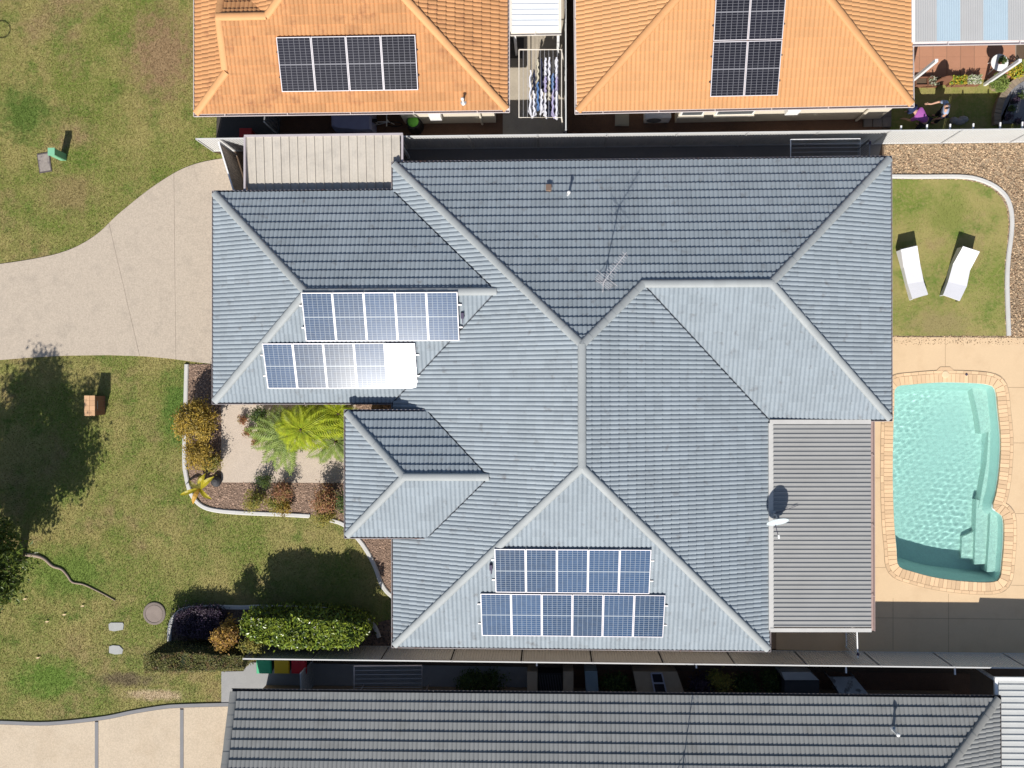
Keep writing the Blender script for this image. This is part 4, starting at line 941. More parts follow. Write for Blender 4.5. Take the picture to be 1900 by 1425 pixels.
T, (x0, x1, y0, y1) = metal_roof('patio_roof', 'grey corrugated patio roof between the house and the pool', [(1433, 786), (1615, 786), (1619, 1166), (1433, 1166)], 2.62, 2.50, 'x', 0.152, [(0, 0), (.03, 0), (.045, .032), (.085, .032), (.10, 0), (.15, 0)], M_pt, 0,
    posts=[(G(1612, 800, 2.5).x, G(1612, 800, 2.5).y), (G(1612, 970, 2.5).x, G(1612, 970, 2.5).y), (G(1612, 1150, 2.5).x, G(1612, 1150, 2.5).y)])
M_ptf = mat('patio_fascia', (0.50, 0.49, 0.47), rough=.5)
MB().bar((x0-.06, y0-.06, 2.60), (x0-.06, y1+.02, 2.60), .16, .10).build('flashing', M_ptf, T)
MB().bar((x0-.1, y0-.05, 2.64), (x1, y0-.05, 2.52), .13, .06).build('flashing', M_ptf, T)
MB().bar((x0-.1, y1+.06, 2.63), (x1, y1+.06, 2.51), .15, .05).build('flashing', M_ptf, T)
gutter(T, I4, (x1+.03, y0-.1), (x1+.03, y1+.1), mat('brown_gutter', (.36, .27, .25), rough=.5), 2.50, .11)
M_wr = mat('white_corrugated', (0.74, 0.77, 0.80), rough=.5, var=.04, vs=2)
T, (x0, x1, y0, y1) = metal_roof('carport', 'white corrugated carport roof between the orange-roofed houses', [(950, -150), (1036, -150), (1036, 58), (950, 58)], 2.45, 2.40, 'x', 0.19, [(0, 0), (.10, 0), (.115, .03), (.16, .03), (.175, 0)], M_wr, 0,
    posts=[(G(1036, 55, 2.4).x, G(1036, 55, 2.4).y), (G(954, 55, 2.4).x, G(954, 55, 2.4).y)], cat='carport')
gutter(T, I4, (x0-.1, y0), (x1+.1, y0), MATS['cream_metal'], 2.43, .14)
MB().bar((x0-.05, y0, 2.43), (x0-.05, y1, 2.43), .1, .08).bar((x1+.05, y0, 2.40), (x1+.05, y1, 2.40), .1, .08).build('fascia', MATS['cream_metal'], T)
# patio roof of the second orange house: metal and clear sheets side by side
T = thing('patio_roof', 'grey and clear striped sheet patio roof beside the orange-tiled house', 'roof', tuple(G(1800, 50)))
M_g2 = mat('grey_sheet', (0.42, 0.42, 0.42), rough=.5, var=.06, vs=2, fine=.06)
M_clear = mat('clear_sheet', (0.40, 0.50, 0.57), rough=.35, var=.05, vs=2, spec=.5)
xs = [1697, 1737, 1781, 1824, 1869, 1912, 1960]; yA, yB = G(0, -150, 2.6).y, G(0, 105, 2.6).y
for i in range(6):
    xa_, xb_ = G(xs[i], 50, 2.6).x, G(xs[i+1], 50, 2.6).x
    q = MB().corr((xa_, yB, 2.6+(0 if i % 2 == 0 else .006)), (1, 0, 0), (0, 1, 0), (0, 0, 1), xb_-xa_+.02, yA-yB, sinp(.076, .017, 6), .076).build('sheet', M_g2 if i % 2 == 0 else M_clear, T)
    q.modifiers.new('thickness', 'SOLIDIFY').thickness = .003
gutter(T, I4, (G(1693, 0, 2.6).x, yB-.02), (G(1960, 0, 2.6).x, yB-.02), M_gut2, 2.6, .12)
MB().bar((G(1694, 0, 2.6).x, yB, 2.58), (G(1694, 0, 2.6).x, yA, 2.58), .1, .1).build('fascia', M_white, T)
for x in (1738, 1893):
    b_ = G(x, 112, 2.55); g_ = Vector((b_.x, b_.y+.02, 0)); MB().bar(b_, g_, .1, .1).build('post', M_white, T)
# metal roof at the lower right
T, (x0, x1, y0, y1) = metal_roof('patio_roof', 'pale ribbed metal roof beside the dark grey-tiled house', [(1850, 1262), (1990, 1262), (1990, 1560), (1850, 1560)], 2.15, 2.10, 'x', 0.215, [(0, 0), (.13, 0), (.15, .035), (.185, .035), (.205, 0)], mat('pale_metal', (.46, .47, .465), rough=.5, var=.08), 0)
MB().bar((x0-.06, y0, 2.17), (x0-.06, y1+.06, 2.17), .09, .1).bar((x0-.1, y1+.06, 2.17), (x1, y1+.06, 2.12), .1, .1).build('fascia', M_white, T)
for x, y in ((x0+.1, y1-.1), (x1-.3, y1-.1)): MB().box((x, y, 1.04), (.09, .09, 2.08)).build('post', M_white, T)

# ---------------------------------------------------------------- roof fittings
M_pvc = mat('pvc_pipe', (.70, .71, .70), rough=.5); M_tin = mat('galvanised', (.45, .46, .47), rough=.4, metal=.5)
def vent(x, y, fc, h, label, r=.04, m=M_pvc):
    p = fc.hit(x, y, 0.02); T = thing('vent_pipe', label, 'vent', tuple(p))
    MB().tube([p-Vector((0, 0, .05)), p+Vector((0, 0, h))], r, 10).build('pipe', m, T)
    MB().lathe(p+Vector((0, 0, h-.02)), [(r*1.5, 0), (r*1.5, .02), (r*.8, .05), (0, .055)], 10).build('cowl', m, T)
    MB().lathe(p, [(r*3, -.02), (r*2.6, .03), (r*1.2, .06)], 10).build('flashing', M_tin, T)
vent(1055, 361, fM_top, .40, 'white vent pipe casting a thin shadow on the blue-grey roof')
vent(1657, 1354, f3[0], .48, 'vent pipe on the dark grey-tiled roof', .045)
vent(860, 190, fO_bot, .40, 'vent pipe near the gutter of the dutch-gabled orange roof')
p = fM_top.hit(1018, 350, .03); T = thing('roof_vent', 'small rusty cowl vent beside the white vent pipe', 'vent', tuple(p))
MB().box(p+Vector((0, 0, .06)), (.14, .2, .12), Matrix.Rotation(-PITCH, 3, 'X')).build('cowl', mat('rusty_tin', (.28, .19, .14)), T)
MB().box(p+Vector((0, .01, .13)), (.19, .26, .02), Matrix.Rotation(-PITCH, 3, 'X')).build('hood', mat('rusty_tin', (.28, .19, .14)), T)
def antenna(p, h, az, label):
    T = thing('tv_antenna', label, 'antenna', tuple(p)); m = mat('antenna_metal', (.62, .60, .62), rough=.4, metal=.4); top = p+Vector((0, 0, h))
    MB().tube([p-Vector((0, 0, .05)), top], .017, 6).build('mast', m, T)
    for a in (0.5, 2.6, 4.7): MB().tube([p+Vector((0, 0, .55)), p+Vector((math.cos(a)*.3, math.sin(a)*.3, -.02-.1*math.sin(a)))], .010, 5).build('stay', m, T)
    u = Vector((math.cos(az), math.sin(az), 0)); v = Vector((-u.y, u.x, 0)); c = top-Vector((0, 0, .06))
    MB().tube([c-u*.15, c+u*1.05], .012, 6).build('boom', m, T)
    for i in range(12):
        q = c+u*(.12+.078*i); L_ = .17-.005*i; MB().tube([q-v*L_, q+v*L_], .005, 4).build('element', m, T)
    for s in (-1, 1):
        for k in range(4): MB().tube([c+u*(-.02-.05*k)+Vector((0, 0, s*.05*(k+1))), c+u*(-.02-.05*k)+v*0+Vector((0, 0, s*.05*(k+1)))+v*.28], .005, 4).tube([c+u*(-.02-.05*k)+Vector((0, 0, s*.05*(k+1))), c+u*(-.02-.05*k)+Vector((0, 0, s*.05*(k+1)))-v*.28], .005, 4).build('reflector', m, T)
    for s in (-1, 1): MB().tube([c+u*.06, c+u*.06+v*s*.42], .007, 4).build('dipole', m, T)
antenna(fM_top.hit(1118, 529, .02), 1.65, math.radians(52), 'television antenna on a mast on the blue-grey roof slope')
antenna(f3[0].hit(1262, 1452, .02), 1.9, math.radians(60), 'television antenna on the dark grey-tiled roof, casting a long shadow')
# satellite dish
T = thing('satellite_dish', 'pale grey satellite dish on the corrugated patio roof', 'dish', tuple(G(1446, 962, 2.62)))
c = G(1443, 968, 3.22); base = Vector((c.x-.02, c.y+.20, 2.62)); nrm = Vector((0.12, -math.cos(math.radians(24)), math.sin(math.radians(24)))).normalized()
zq = nrm; xq = Vector((1, 0, 0)); xq = (xq-zq*xq.dot(zq)).normalized(); yq = zq.cross(xq); Rq = Matrix((xq, yq, zq)).transposed()
M_dish = mat('dish_paint', (.52, .58, .60), rough=.5)
prof = [(r, .28*r*r) for r in (0.02, .1, .18, .26, .33, .37)]; b_ = MB(); n = 28; v = []
for r, z in prof: v += [c+Rq @ Vector((r*math.cos(6.2832*j/n), 1.12*r*math.sin(6.2832*j/n), z-.03)) for j in range(n)]
b_.add(v, [(i*n+j, i*n+(j+1) % n, (i+1)*n+(j+1) % n, (i+1)*n+j) for i in range(5) for j in range(n)]+[tuple(range(n))[::-1]])
dd = b_.build('reflector', M_dish, T, smooth=True); dd.modifiers.new('thickness', 'SOLIDIFY').thickness = .012
MB().tube([base, base+Vector((0, 0, .45)), c-nrm*.06], .022, 8).build('mast', M_tin, T)
MB().box(base+Vector((0, 0, .035)), (.18, .18, .03)).build('foot', M_tin, T)
lnb = c+nrm*.50-yq*.30
MB().tube([c-yq*.36, lnb], .012, 6).build('arm', M_dk, T)
MB().tube([lnb, lnb+(c-lnb).normalized()*.12], .035, 8).build('feed_horn', mat('lnb_white', (.75, .75, .74)), T)
MB().tube([base+Vector((.05, .0, .05)), base+Vector((.5, .15, .05)), base+Vector((.85, .28, .045))], .008, 5).build('cable', M_dk, T)

# ---------------------------------------------------------------- front garden things
M_pill = mat('green_plastic', (.20, .46, .29), rough=.5, var=.05)
b0 = G(118, 292); T = thing('service_pillar', 'pale green plastic service pillar standing on the lawn', 'pillar', tuple(b0))
MB().box(b0+Vector((0, 0, .40)), (.23, .25, .84)).build('body', M_pill, T)
MB().box(b0+Vector((0, 0, .845)), (.26, .28, .06)).build('cap', M_pill, T); MB().box(b0+Vector((0, -.135, .38)), (.18, .01, .6)).build('door', M_pill, T)
def lid(px, z, m, label, name, cat, m2):
    P = GL(px); T = thing(name, label, cat, tuple(sum(P, Vector())/len(P)))
    c = sum(P, Vector())/len(P); MB().prism(P, -.02, z).build('frame', m2, T); MB().prism([c+(p-c)*.86 for p in P], 0, z+.008).build('cover', m, T)
lid([(69, 286), (92, 282), (97, 318), (74, 322)], .03, mat('mottled_cover', (.27, .235, .21), rough=.9, var=.25, vs=6, fine=.25, fs=14, col2=(.14, .12, .12), c2s=5), 'mottled grey rectangular pit cover beside the green pillar', 'pit_cover', 'pit cover', mat('dark_frame', (.10, .085, .08)))
M_lid = mat('grey_lid', (.36, .365, .355), rough=.8, var=.1)
for px, lb_ in (([(202, 1158), (206, 1155), (228, 1155), (230, 1158), (229, 1168), (212, 1171), (203, 1169)], 'grey oblong pit lid in the lawn, farther from the neighbouring driveway'), ([(203, 1199), (210, 1197), (222, 1198), (229, 1205), (227, 1213), (214, 1214), (203, 1211)], 'grey broken-edged pit lid in the lawn, nearer the neighbouring driveway')):
    P = GL(px); tag(MB().prism(P, -.02, .03).build('pit_cover', M_lid), lb_, 'pit cover')
mh = G(287, 1138); T = thing('manhole', 'round brown concrete manhole cover between lawn and hedge', 'manhole', tuple(mh))
MB().lathe(mh+Vector((0, 0, -.03)), [(.43, 0), (.43, .07), (.41, .08), (.345, .08), (.335, .065)], 32).build('surround', mat('manhole_ring', (.20, .165, .145), rough=.9, var=.15), T)
MB().lathe(mh+Vector((0, 0, .0)), [(.325, 0), (.325, .042), (.31, .048), (0, .048)], 32).build('cover', mat('manhole_cover', (.245, .20, .175), rough=.9, var=.2, vs=5, fine=.15), T)
# letterbox: small brick pier with a tiled skillion top
lb0 = G(187, 752); T = thing('letterbox', 'brick letterbox with orange tiled top on the lawn by the driveway', 'letterbox', tuple(lb0))
M_lb = mat('letterbox_brick', (.30, .15, .09), rough=.9, var=.15, vs=6, fine=.1); M_lbt = mat('letterbox_tile', (.56, .34, .19), rough=.8, var=.08, island=.15)
for k in range(9):
    z = .045+k*.086; off = .0 if k % 2 == 0 else .1
    for j in range(4):
        y0, y1 = -.36+.18*j+.004, -.36+.18*(j+1)-.004
        MB().box(lb0+Vector((0, (y0+y1)/2, z)), (.36, y1-y0, .078)).build('brick', M_lb, T)
MB().box(lb0+Vector((0, 0, .4)), (.35, .71, .77)).build('core', mat('mortar', (.30, .24, .19)), T)
for i in range(2):
    for j in range(4): MB().box(lb0+Vector((-.10+.2*i, -.285+.19*j, .845-.01*i)), (.195, .185, .03)).build('top_tile', M_lbt, T)
MB().box(lb0+Vector((.183, .02, .62)), (.012, .30, .05)).build('slot', mat('slot_grey', (.32, .33, .31)), T)
# basketball hoop just outside the picture: its shadow falls on the lawn
hp = G(-27, 199); T = thing('basketball_hoop', 'freestanding basketball hoop whose ring shadow falls on the front lawn', 'hoop', tuple(hp))
M_bk = mat('black_steel', (.02, .02, .022), rough=.5)
MB().tube([hp+Vector((-.9, 0, 0)), hp+Vector((-.9, 0, 2.6)), hp+Vector((-.35, 0, 3.1))], .05, 8).build('pole', M_bk, T)
MB().box(hp+Vector((-.9, 0, .1)), (.9, .6, .2)).build('base', M_bk, T); MB().box(hp+Vector((-.3, 0, 3.2)), (.05, 1.1, .75)).build('backboard', M_white, T)
MB().tube([hp+Vector((-.02+.33*math.cos(a), .33*math.sin(a), 2.95)) for a in [6.2832*i/20 for i in range(21)]], .022, 6).build('ring', M_bk, T)
# fallen leaves on the lawn
for x, y, lb_ in ((153, 1125, 'dry pale leaf lying on the lawn below the tree root'), (46, 1112, 'pale leaf on the lawn at the foot of the tree'), (87, 1154, 'pale leaf on the lawn in open grass'), (119, 1141, 'pale brown leaf on the lawn between root and pit lids'), (70, 1221, 'small white scrap on the lawn')):
    p = G(x, y, .06); tag(MB().add([p+Vector(q) for q in ((-.09, 0, 0), (0, -.035, .012), (.09, .02, 0), (.0, .04, .015))], [(0, 1, 2, 3)]).build('fallen_leaf', mat('dry_leaf', (.60, .46, .28), rough=.9)), lb_, 'leaf')
# sun loungers
def lounger(pts, label):
    """pts: left and right edge picture points from head to foot: head, hip, knee, foot"""
    hz = (.66, .30, .27, .33); Lp = [G(*pts[0][i], hz[i]) for i in range(4)]; Rp = [G(*pts[1][i], hz[i]) for i in range(4)]
    c = sum(Lp+Rp, Vector())/8; T = thing('sun_lounger', label, 'sun lounger', (c.x, c.y, 0), 'moulded white sun loungers on the back lawn'); m = mat('lounger_white', (.66, .66, .70), rough=.4, var=.02)
    nm = ('backrest', 'seat', 'leg_rest'); th = .05
    for k in range(3):
        a, b, d_, e2 = Lp[k], Rp[k], Rp[k+1], Lp[k+1]; n_ = (b-a).cross(e2-a).normalized(); n_ = n_ if n_.z > 0 else -n_
        v = [a, b, d_, e2]+[q-n_*th for q in (a, b, d_, e2)]
        MB().add(v, [(0, 1, 2, 3), (7, 6, 5, 4), (0, 4, 5, 1), (1, 5, 6, 2), (2, 6, 7, 3), (3, 7, 4, 0)]).build(nm[k], m, T)
    for Q in (Lp, Rp):        # solid moulded sides
        s_in = (c-Vector((Q[1].x, Q[1].y, c.z))).normalized()*.03
        for k in range(3):
            q0, q1 = Q[k], Q[k+1]; z0 = .0 if k else .0
            v = [Vector((p.x, p.y, p.z-.045)) for p in (q0, q1)]+[Vector((q1.x, q1.y, .01)), Vector((q0.x, q0.y, .01 if k else .18))]
            off = Vector((s_in.x, s_in.y, 0)); v2 = [p+off for p in v]
            MB().add(v+v2, [(0, 1, 2, 3), (7, 6, 5, 4), (0, 4, 5, 1), (1, 5, 6, 2), (2, 6, 7, 3), (3, 7, 4, 0)]).build('side_panel', m, T)
lounger((((1672, 463), (1677, 497), (1684, 527), (1693, 555)), ((1702, 456), (1707, 488), (1714, 522), (1722, 546))), 'white moulded sun lounger nearer the house, on the back lawn')
lounger((((1787, 457), (1768, 491), (1759, 523), (1750, 547)), ((1818, 467), (1800, 501), (1794, 531), (1781, 558))), 'white moulded sun lounger nearer the curved kerb, on the back lawn')
bpy.data.objects['sun_lounger']['group'] = bpy.data.objects['sun_lounger.001']['group']

# ---------------------------------------------------------------- bins by the lower fence
def wheelie(x, y, col, lidc, label):
    p = G(x, y); T = thing('wheelie_bin', label, 'bin', tuple(p), 'wheelie bins by the lower fence'); mb = mat('bin_body_green', (.03, .06, .045), rough=.5); ml = mat('bin_lid_'+col, lidc, rough=.45, var=.05)
    v = []; 
    for z, sx, sy in ((0.06, .20, .22), (.95, .26, .30)): v += [p+Vector((sx*a, sy*b, z)) for a, b in ((-1, -1), (1, -1), (1, 1), (-1, 1))]
    MB().add(v, [(3, 2, 1, 0), (4, 5, 6, 7), (0, 1, 5, 4), (1, 2, 6, 5), (2, 3, 7, 6), (3, 0, 4, 7)]).build('body', mb, T)
    o = MB().add([p+Vector(q) for q in ((-.29, -.33, .95), (.29, -.33, .95), (.29, .33, .99), (-.29, .33, .99), (-.26, -.30, 1.02), (.26, -.30, 1.02), (.26, .28, 1.07), (-.26, .28, 1.07))], [(3, 2, 1, 0), (4, 5, 6, 7), (0, 1, 5, 4), (1, 2, 6, 5), (2, 3, 7, 6), (3, 0, 4, 7)]).build('lid', ml, T)
    MB().tube([p+Vector((-.22, .36, .98)), p+Vector((.22, .36, .98))], .018, 6).build('handle', mb, T)
    for s in (-1, 1): MB().tube([p+Vector((s*.22, .24, .1)), p+Vector((s*.26, .24, .1))], .1, 12).build('wheel', M_bk, T)
wheelie(505, 1219, 'green', (.03, .36, .17), 'wheelie bin with bright green lid, at the open end of the row')
wheelie(537, 1219, 'yellow', (.62, .42, .02), 'wheelie bin with yellow lid, in the middle of the row')
wheelie(568, 1219, 'red', (.42, .02, .03), 'wheelie bin with red lid, against the grey screen')

# ---------------------------------------------------------------- things in the strip behind the lower fence
M_tb = mat('tan_block', (.40, .32, .23), rough=.9, var=.15, vs=4, fine=.12)
def block(name, label, cat, px, h, m, z0=0): 
    P = GL(px, h); return tag(MB().prism(P, z0, h).build(name, m), label, cat)
block('brick_pier', 'tan brick pier beside the black slatted planter, nearer the clothesline', 'pier', [(978, 1246), (997, 1246), (997, 1290), (978, 1290)], .9, M_tb)
block('brick_pier', 'tan brick pier beside the black slatted planter, nearer the blue-grey cabinet', 'pier', [(1045, 1246), (1064, 1246), (1064, 1290), (1045, 1290)], .9, M_tb)
T = thing('slatted_planter', 'black slatted planter box between two tan brick piers', 'planter', tuple(G(1021, 1268, .7)))
a, b = G(997, 1250, .75), G(1045, 1290, .75); MB().box(((a.x+b.x)/2, (a.y+b.y)/2, .35), (b.x-a.x-.02, a.y-b.y, .66)).build('box', M_bk, T)
for i in range(9): MB().bar((a.x+.06+.095*i, a.y-.05, .72), (a.x+.06+.095*i+.1, b.y+.05, .72), .03, .03).build('slat', mat('black_slat', (.07, .07, .075)), T)
block('metal_cabinet', 'blue-grey metal cabinet beside the tan brick piers', 'cabinet', [(1085, 1245), (1108, 1245), (1111, 1290), (1088, 1290)], .9, mat('blue_grey_paint', (.20, .27, .32), rough=.5))
T = thing('brick_alcove', 'tan brick wall with a pale framed window behind the lower fence', 'wall', tuple(G(1222, 1268)))
P = GL([(1175, 1246), (1256, 1246), (1272, 1292), (1184, 1292)], .9); MB().prism(P, 0, .9).build('wall', M_tb, T)
P = GL([(1208, 1249), (1228, 1249), (1238, 1290), (1216, 1290)], .93); MB().prism(P, .88, .915).build('pane', mat('dark_glass', (.03, .03, .04), rough=.15), T)
for i in range(4): MB().bar(P[i]+Vector((0, 0, 0)), P[(i+1) % 4], .05, .04).build('window_frame', mat('lilac_frame', (.42, .43, .52), rough=.5), T)
MB().bar(P[0].lerp(P[3], .45), P[1].lerp(P[2], .45), .05, .045).build('window_frame', MATS['lilac_frame'], T)
T = thing('water_tank', 'dark slimline tank with grey top behind the lower fence', 'tank', tuple(G(1490, 1270)))
P = GL([(1450, 1247), (1503, 1247), (1520, 1262), (1456, 1262)], 1.3); MB().prism(P, 0, 1.3).build('body', mat('grey_tank', (.36, .36, .35), rough=.7), T)
P = GL([(1456, 1263), (1520, 1263), (1520, 1292), (1456, 1292)], 1.2); MB().prism(P, 0, 1.2).build('skirt', mat('dark_tank', (.05, .05, .055), rough=.7), T)
T = thing('leaning_panel', 'weathered pale board lying against the dark grey-tiled house', 'board', tuple(G(1575, 1272)))
q = [G(1538, 1256, .55), G(1585, 1256, .55), G(1613, 1290, 1.0), G(1560, 1290, 1.0)]
MB().add(q+[p-Vector((0, 0, .05)) for p in q], [(0, 3, 2, 1), (4, 5, 6, 7), (0, 1, 5, 4), (1, 2, 6, 5), (2, 3, 7, 6), (3, 0, 4, 7)]).build('board', mat('stained_board', (.42, .44, .46), rough=.7, var=.25, vs=2.5, fine=.1, col2=(.18, .18, .18), c2s=3, c2lo=.55), T)
for p in (q[0], q[1], q[2], q[3]): MB().bar(p-Vector((0, 0, .04)), Vector((p.x, p.y, 0)), .04, .04).build('support', M_dgrey, T)

# ---------------------------------------------------------------- things beside the first orange house
T = thing('covered_barbecue', 'barbecue under a grey-violet cover beside the dutch-gabled house', 'barbecue', tuple(G(652, 232)))
P = GL([(613, 196), (689, 196), (690, 240), (668, 242), (625, 238), (613, 232)], .95); c = sum(P, Vector())/len(P); v = []; n = len(P)
for z, s in ((.02, 1.02), (.5, 1.0), (.88, .98), (.97, .9)): v += [Vector((c.x+(p.x-c.x)*s+random.uniform(-.02, .02), c.y+(p.y-c.y)*s+random.uniform(-.02, .02), z)) for p in P]
MB().add(v, [(k*n+i, k*n+(i+1) % n, (k+1)*n+(i+1) % n, (k+1)*n+i)[::-1] for k in range(3) for i in range(n)]+[tuple(3*n+i for i in range(n))[::-1]]).build('cover', mat('violet_cover', (.36, .36, .50), rough=.8, var=.12, vs=4, bump=.4, bs=6), T)
for x in (625, 678):
    p = G(x, 236); MB().box(p+Vector((0, 0, .04)), (.1, .1, .08)).build('foot', M_bk, T)
T = thing('storage_tub', 'red plastic tub beside the carport', 'tub', tuple(G(458, 247)))
P = GL([(444, 238), (467, 238), (467, 262), (444, 262)], .45); c = sum(P, Vector())/4
MB().prism([c+(p-c)*.88 for p in P], 0, .42).build('body', mat('red_plastic', (.48, .03, .03), rough=.5), T); MB().prism(P, .42, .46).build('lid', mat('red_plastic', (.48, .03, .03)), T)
T = thing('compost_bin', 'dark bin with bright green lid beside the cream wall', 'bin', tuple(G(772, 240)))
p = G(772, 236); MB().lathe(p, [(.30, 0), (.26, .7), (.24, .72)], 14).build('body', M_bk, T); MB().lathe(p+Vector((0, 0, .72)), [(.2, 0), (.2, .05), (.12, .09), (0, .1)], 14).build('lid', mat('lime_lid', (.14, .48, .05), rough=.5), T)
T = thing('bicycle', 'pale folding bicycle parked in the shade beside the barbecue', 'bicycle', tuple(G(712, 232)))
M_bik = mat('pale_frame', (.62, .60, .56), rough=.5); p = G(712, 236)
for s in (-.45, .45): MB().tube([p+Vector((s+.28*math.cos(a), .02, .3+.28*math.sin(a))) for a in [6.2832*i/18 for i in range(19)]], .02, 6).build('wheel', M_bk, T)
MB().tube([p+Vector(q) for q in ((-.45, .02, .3), (-.15, .02, .3), (.3, .02, .62), (-.2, .02, .62), (-.15, .02, .3))], .02, 6).build('frame', M_bik, T)
MB().tube([p+Vector(q) for q in ((.45, .02, .3), (.3, .02, .62), (.28, .02, .92))], .018, 6).build('fork', M_bik, T); MB().tube([p+Vector(q) for q in ((.28, -.24, .95), (.28, .26, .95))], .016, 6).build('handlebar', M_bik, T)
MB().box(p+Vector((-.22, .02, .78)), (.24, .13, .05)).tube([p+Vector((-.2, .02, .6)), p+Vector((-.22, .02, .78))], .016, 6).build('saddle', M_bk, T)
def wall_thing(name, label, cat, c, size, m): return tag(MB().box(c, size).build(name, m), label, cat)
# eaves-side fittings on the cream walls
p = G(809, 221, 1.1); wall_thing('meter_box', 'white meter box on the cream wall of the dutch-gabled house', 'meter box', (p.x, oy0+.25-.09, 1.25), (.42, .2, .6), M_white)
p = G(895, 230); MB().tube([(p.x, oy0-.02, 2.38), (p.x, oy0+.17, 2.1), (p.x, oy0+.19, .05)], .045, 8).build('downpipe', M_cream, o1)
Ri = R2.inverted()
def o2box(x, y, z, size, name, label, cat, m):
    q = Ri @ G(x, y, z); c = R2 @ Vector((q.x, .22-size[1]/2-.002, z)); return tag(MB().box(c, size, R2.to_3x3()).build(name, m), label, cat)
o2box(1471, 215, 1.5, (.45, .16, .5), 'meter_box', 'white meter box on the cream wall beside the patio-roofed orange house', 'meter box', M_white)
q = Ri @ G(1593, 222); MB().tube([R2 @ Vector((q.x, -.02, 2.38)), R2 @ Vector((q.x-.1, .14, 2.0)), R2 @ Vector((q.x-.1, .16, .05))], .05, 8).build('downpipe', M_cream, o2)
for i, (xa_, xb_) in enumerate(((1268, 1312), (1335, 1408))):
    q0, q1 = Ri @ G(xa_, 213, 1.9), Ri @ G(xb_, 213, 1.9); c = R2 @ Vector(((q0.x+q1.x)/2, .22, 1.5))
    wd_ = MB().box(c, (q1.x-q0.x, .06, 1.0), R2.to_3x3()).build('window', M_white, o2)
    MB().box(c+R2.to_3x3() @ Vector((0, -.025, 0)), (q1.x-q0.x-.12, .03, .88), R2.to_3x3()).build('pane', mat('window_glass', (.10, .11, .12), rough=.1), wd_)
    MB().box(c+R2.to_3x3() @ Vector((0, -.05, -.53)), (q1.x-q0.x+.08, .12, .05), R2.to_3x3()).build('sill', M_cream, wd_)
# air conditioner
p = G(1217, 226); T = thing('air_conditioner', 'white outdoor air conditioner unit against the orange-roofed house', 'air conditioner', tuple(p))
MB().box(p+Vector((0, .12, .38)), (.92, .36, .66), R2.to_3x3()).build('casing', M_white, T)
MB().box(p+Vector((0, .12, .715)), (.94, .38, .02), R2.to_3x3()).build('lid', M_white, T)
MB().lathe(p+Vector((-.12, -.06, .38)), [(.27, 0), (.27, .012), (.23, .02), (.0, .02)], 20, Matrix.Rotation(math.pi/2, 3, 'X')).build('fan_grille', mat('grille_grey', (.16, .16, .17)), T)
for s in (-.35, .35): MB().box(p+Vector((s, .12, .03)), (.08, .4, .06)).build('foot', M_bk, T)
lid([(1141, 207), (1167, 207), (1167, 234), (1141, 234)], .05, mat('concrete_lid', (.42, .39, .31), rough=.9, var=.12), 'square concrete pit slab in brown gravel', 'pit_slab', 'pit slab', mat('concrete_lid', (.42, .39, .31)))
block('service_cover', 'dark rectangular mat on the concrete beside the white carport', 'mat', [(944, 70), (972, 70), (972, 108), (944, 108)], .03, mat('dark_mat', (.09, .08, .07)))
# ================================================================== PLANTS
def leaf_mesh(name, P, size, nb=0.5, up=0.5, aspect=0.45, ctr=None, seed=1):
    """one small folded leaf at every point P; normals lean up / outwards"""
    r = np.random.default_rng(seed); n = len(P); nr = r.normal(size=(n, 3)); nr[:, 2] = np.abs(nr[:, 2])+up*2
    if ctr is not None: nr += nb*3*(P-ctr)/(np.linalg.norm(P-ctr, axis=1, keepdims=True)+1e-6)
    nr /= np.linalg.norm(nr, axis=1, keepdims=True)
    t = np.cross(nr, r.normal(size=(n, 3))); t /= np.linalg.norm(t, axis=1, keepdims=True); b = np.cross(nr, t)
    s = (size*(0.6+0.8*r.random(n)))[:, None]
    V = np.stack([P-t*s*.5, P-t*s*.05+b*s*aspect*.5+nr*s*.10, P+t*s*.5-nr*s*.06, P-t*s*.05-b*s*aspect*.5+nr*s*.10], 1).reshape(-1, 3)
    i = 4*np.arange(n)[:, None]; F = np.concatenate([i+np.array([[0, 2, 1]]), i+np.array([[0, 3, 2]])], 0)
    return np_mesh(name, V, F, 3)
def clump_points(c, rad, n, k, sig, seed, flat=1.0, shell=0.45):
    r = np.random.default_rng(seed); d = r.normal(size=(k, 3)); d /= np.linalg.norm(d, axis=1, keepdims=True)
    C = d*(r.random((k, 1))**shell)*np.array(rad)*0.86
    P = C[r.integers(0, k, n)]+r.normal(size=(n, 3))*sig*np.array((1, 1, .8))
    return P+np.array(c)
def leafmat(name, col, col2=None, island=0.9, rough=0.5, trans=0.3, **k):
    return mat(name, col, rough=rough, var=0.12, vs=3, fine=0.05, island=island, col2=col2, trans=trans, spec=.4, c2s=k.get('c2s', 5.0), c2lo=k.get('lo', .48), c2hi=k.get('hi', .6))
M_stem = mat('bark', (.13, .10, .075), rough=.9, var=.2, vs=8, bump=.5)
def shrub(x, y, z, rad, n, leaf, m, label, seed, k=26, sig=.11, name='shrub', up=.5, nb=.4, aspect=.45):
    c = G(x, y, z); T = thing(name, label, 'shrub', (c.x, c.y, 0.02))
    P = clump_points(c, rad, n, k, sig, seed); P = P[P[:, 2] > .05]
    link('foliage', leaf_mesh('foliage', P, leaf, nb, up, aspect, np.array(c), seed), m, T)
    st = MB(); r = random.Random(seed)
    for i in range(6):
        a = i*1.05+r.random(); e = c+Vector((math.cos(a)*rad[0]*.6, math.sin(a)*rad[1]*.6, r.uniform(-.1, .3)*rad[2])); q = Vector((c.x+.04*math.cos(a), c.y+.04*math.sin(a), 0))
        st.tube([q, q.lerp(e, .5)+Vector((0, 0, .1*rad[2])), e], [.025, .016, .006], 5)
    st.build('stems', M_stem, T); return T
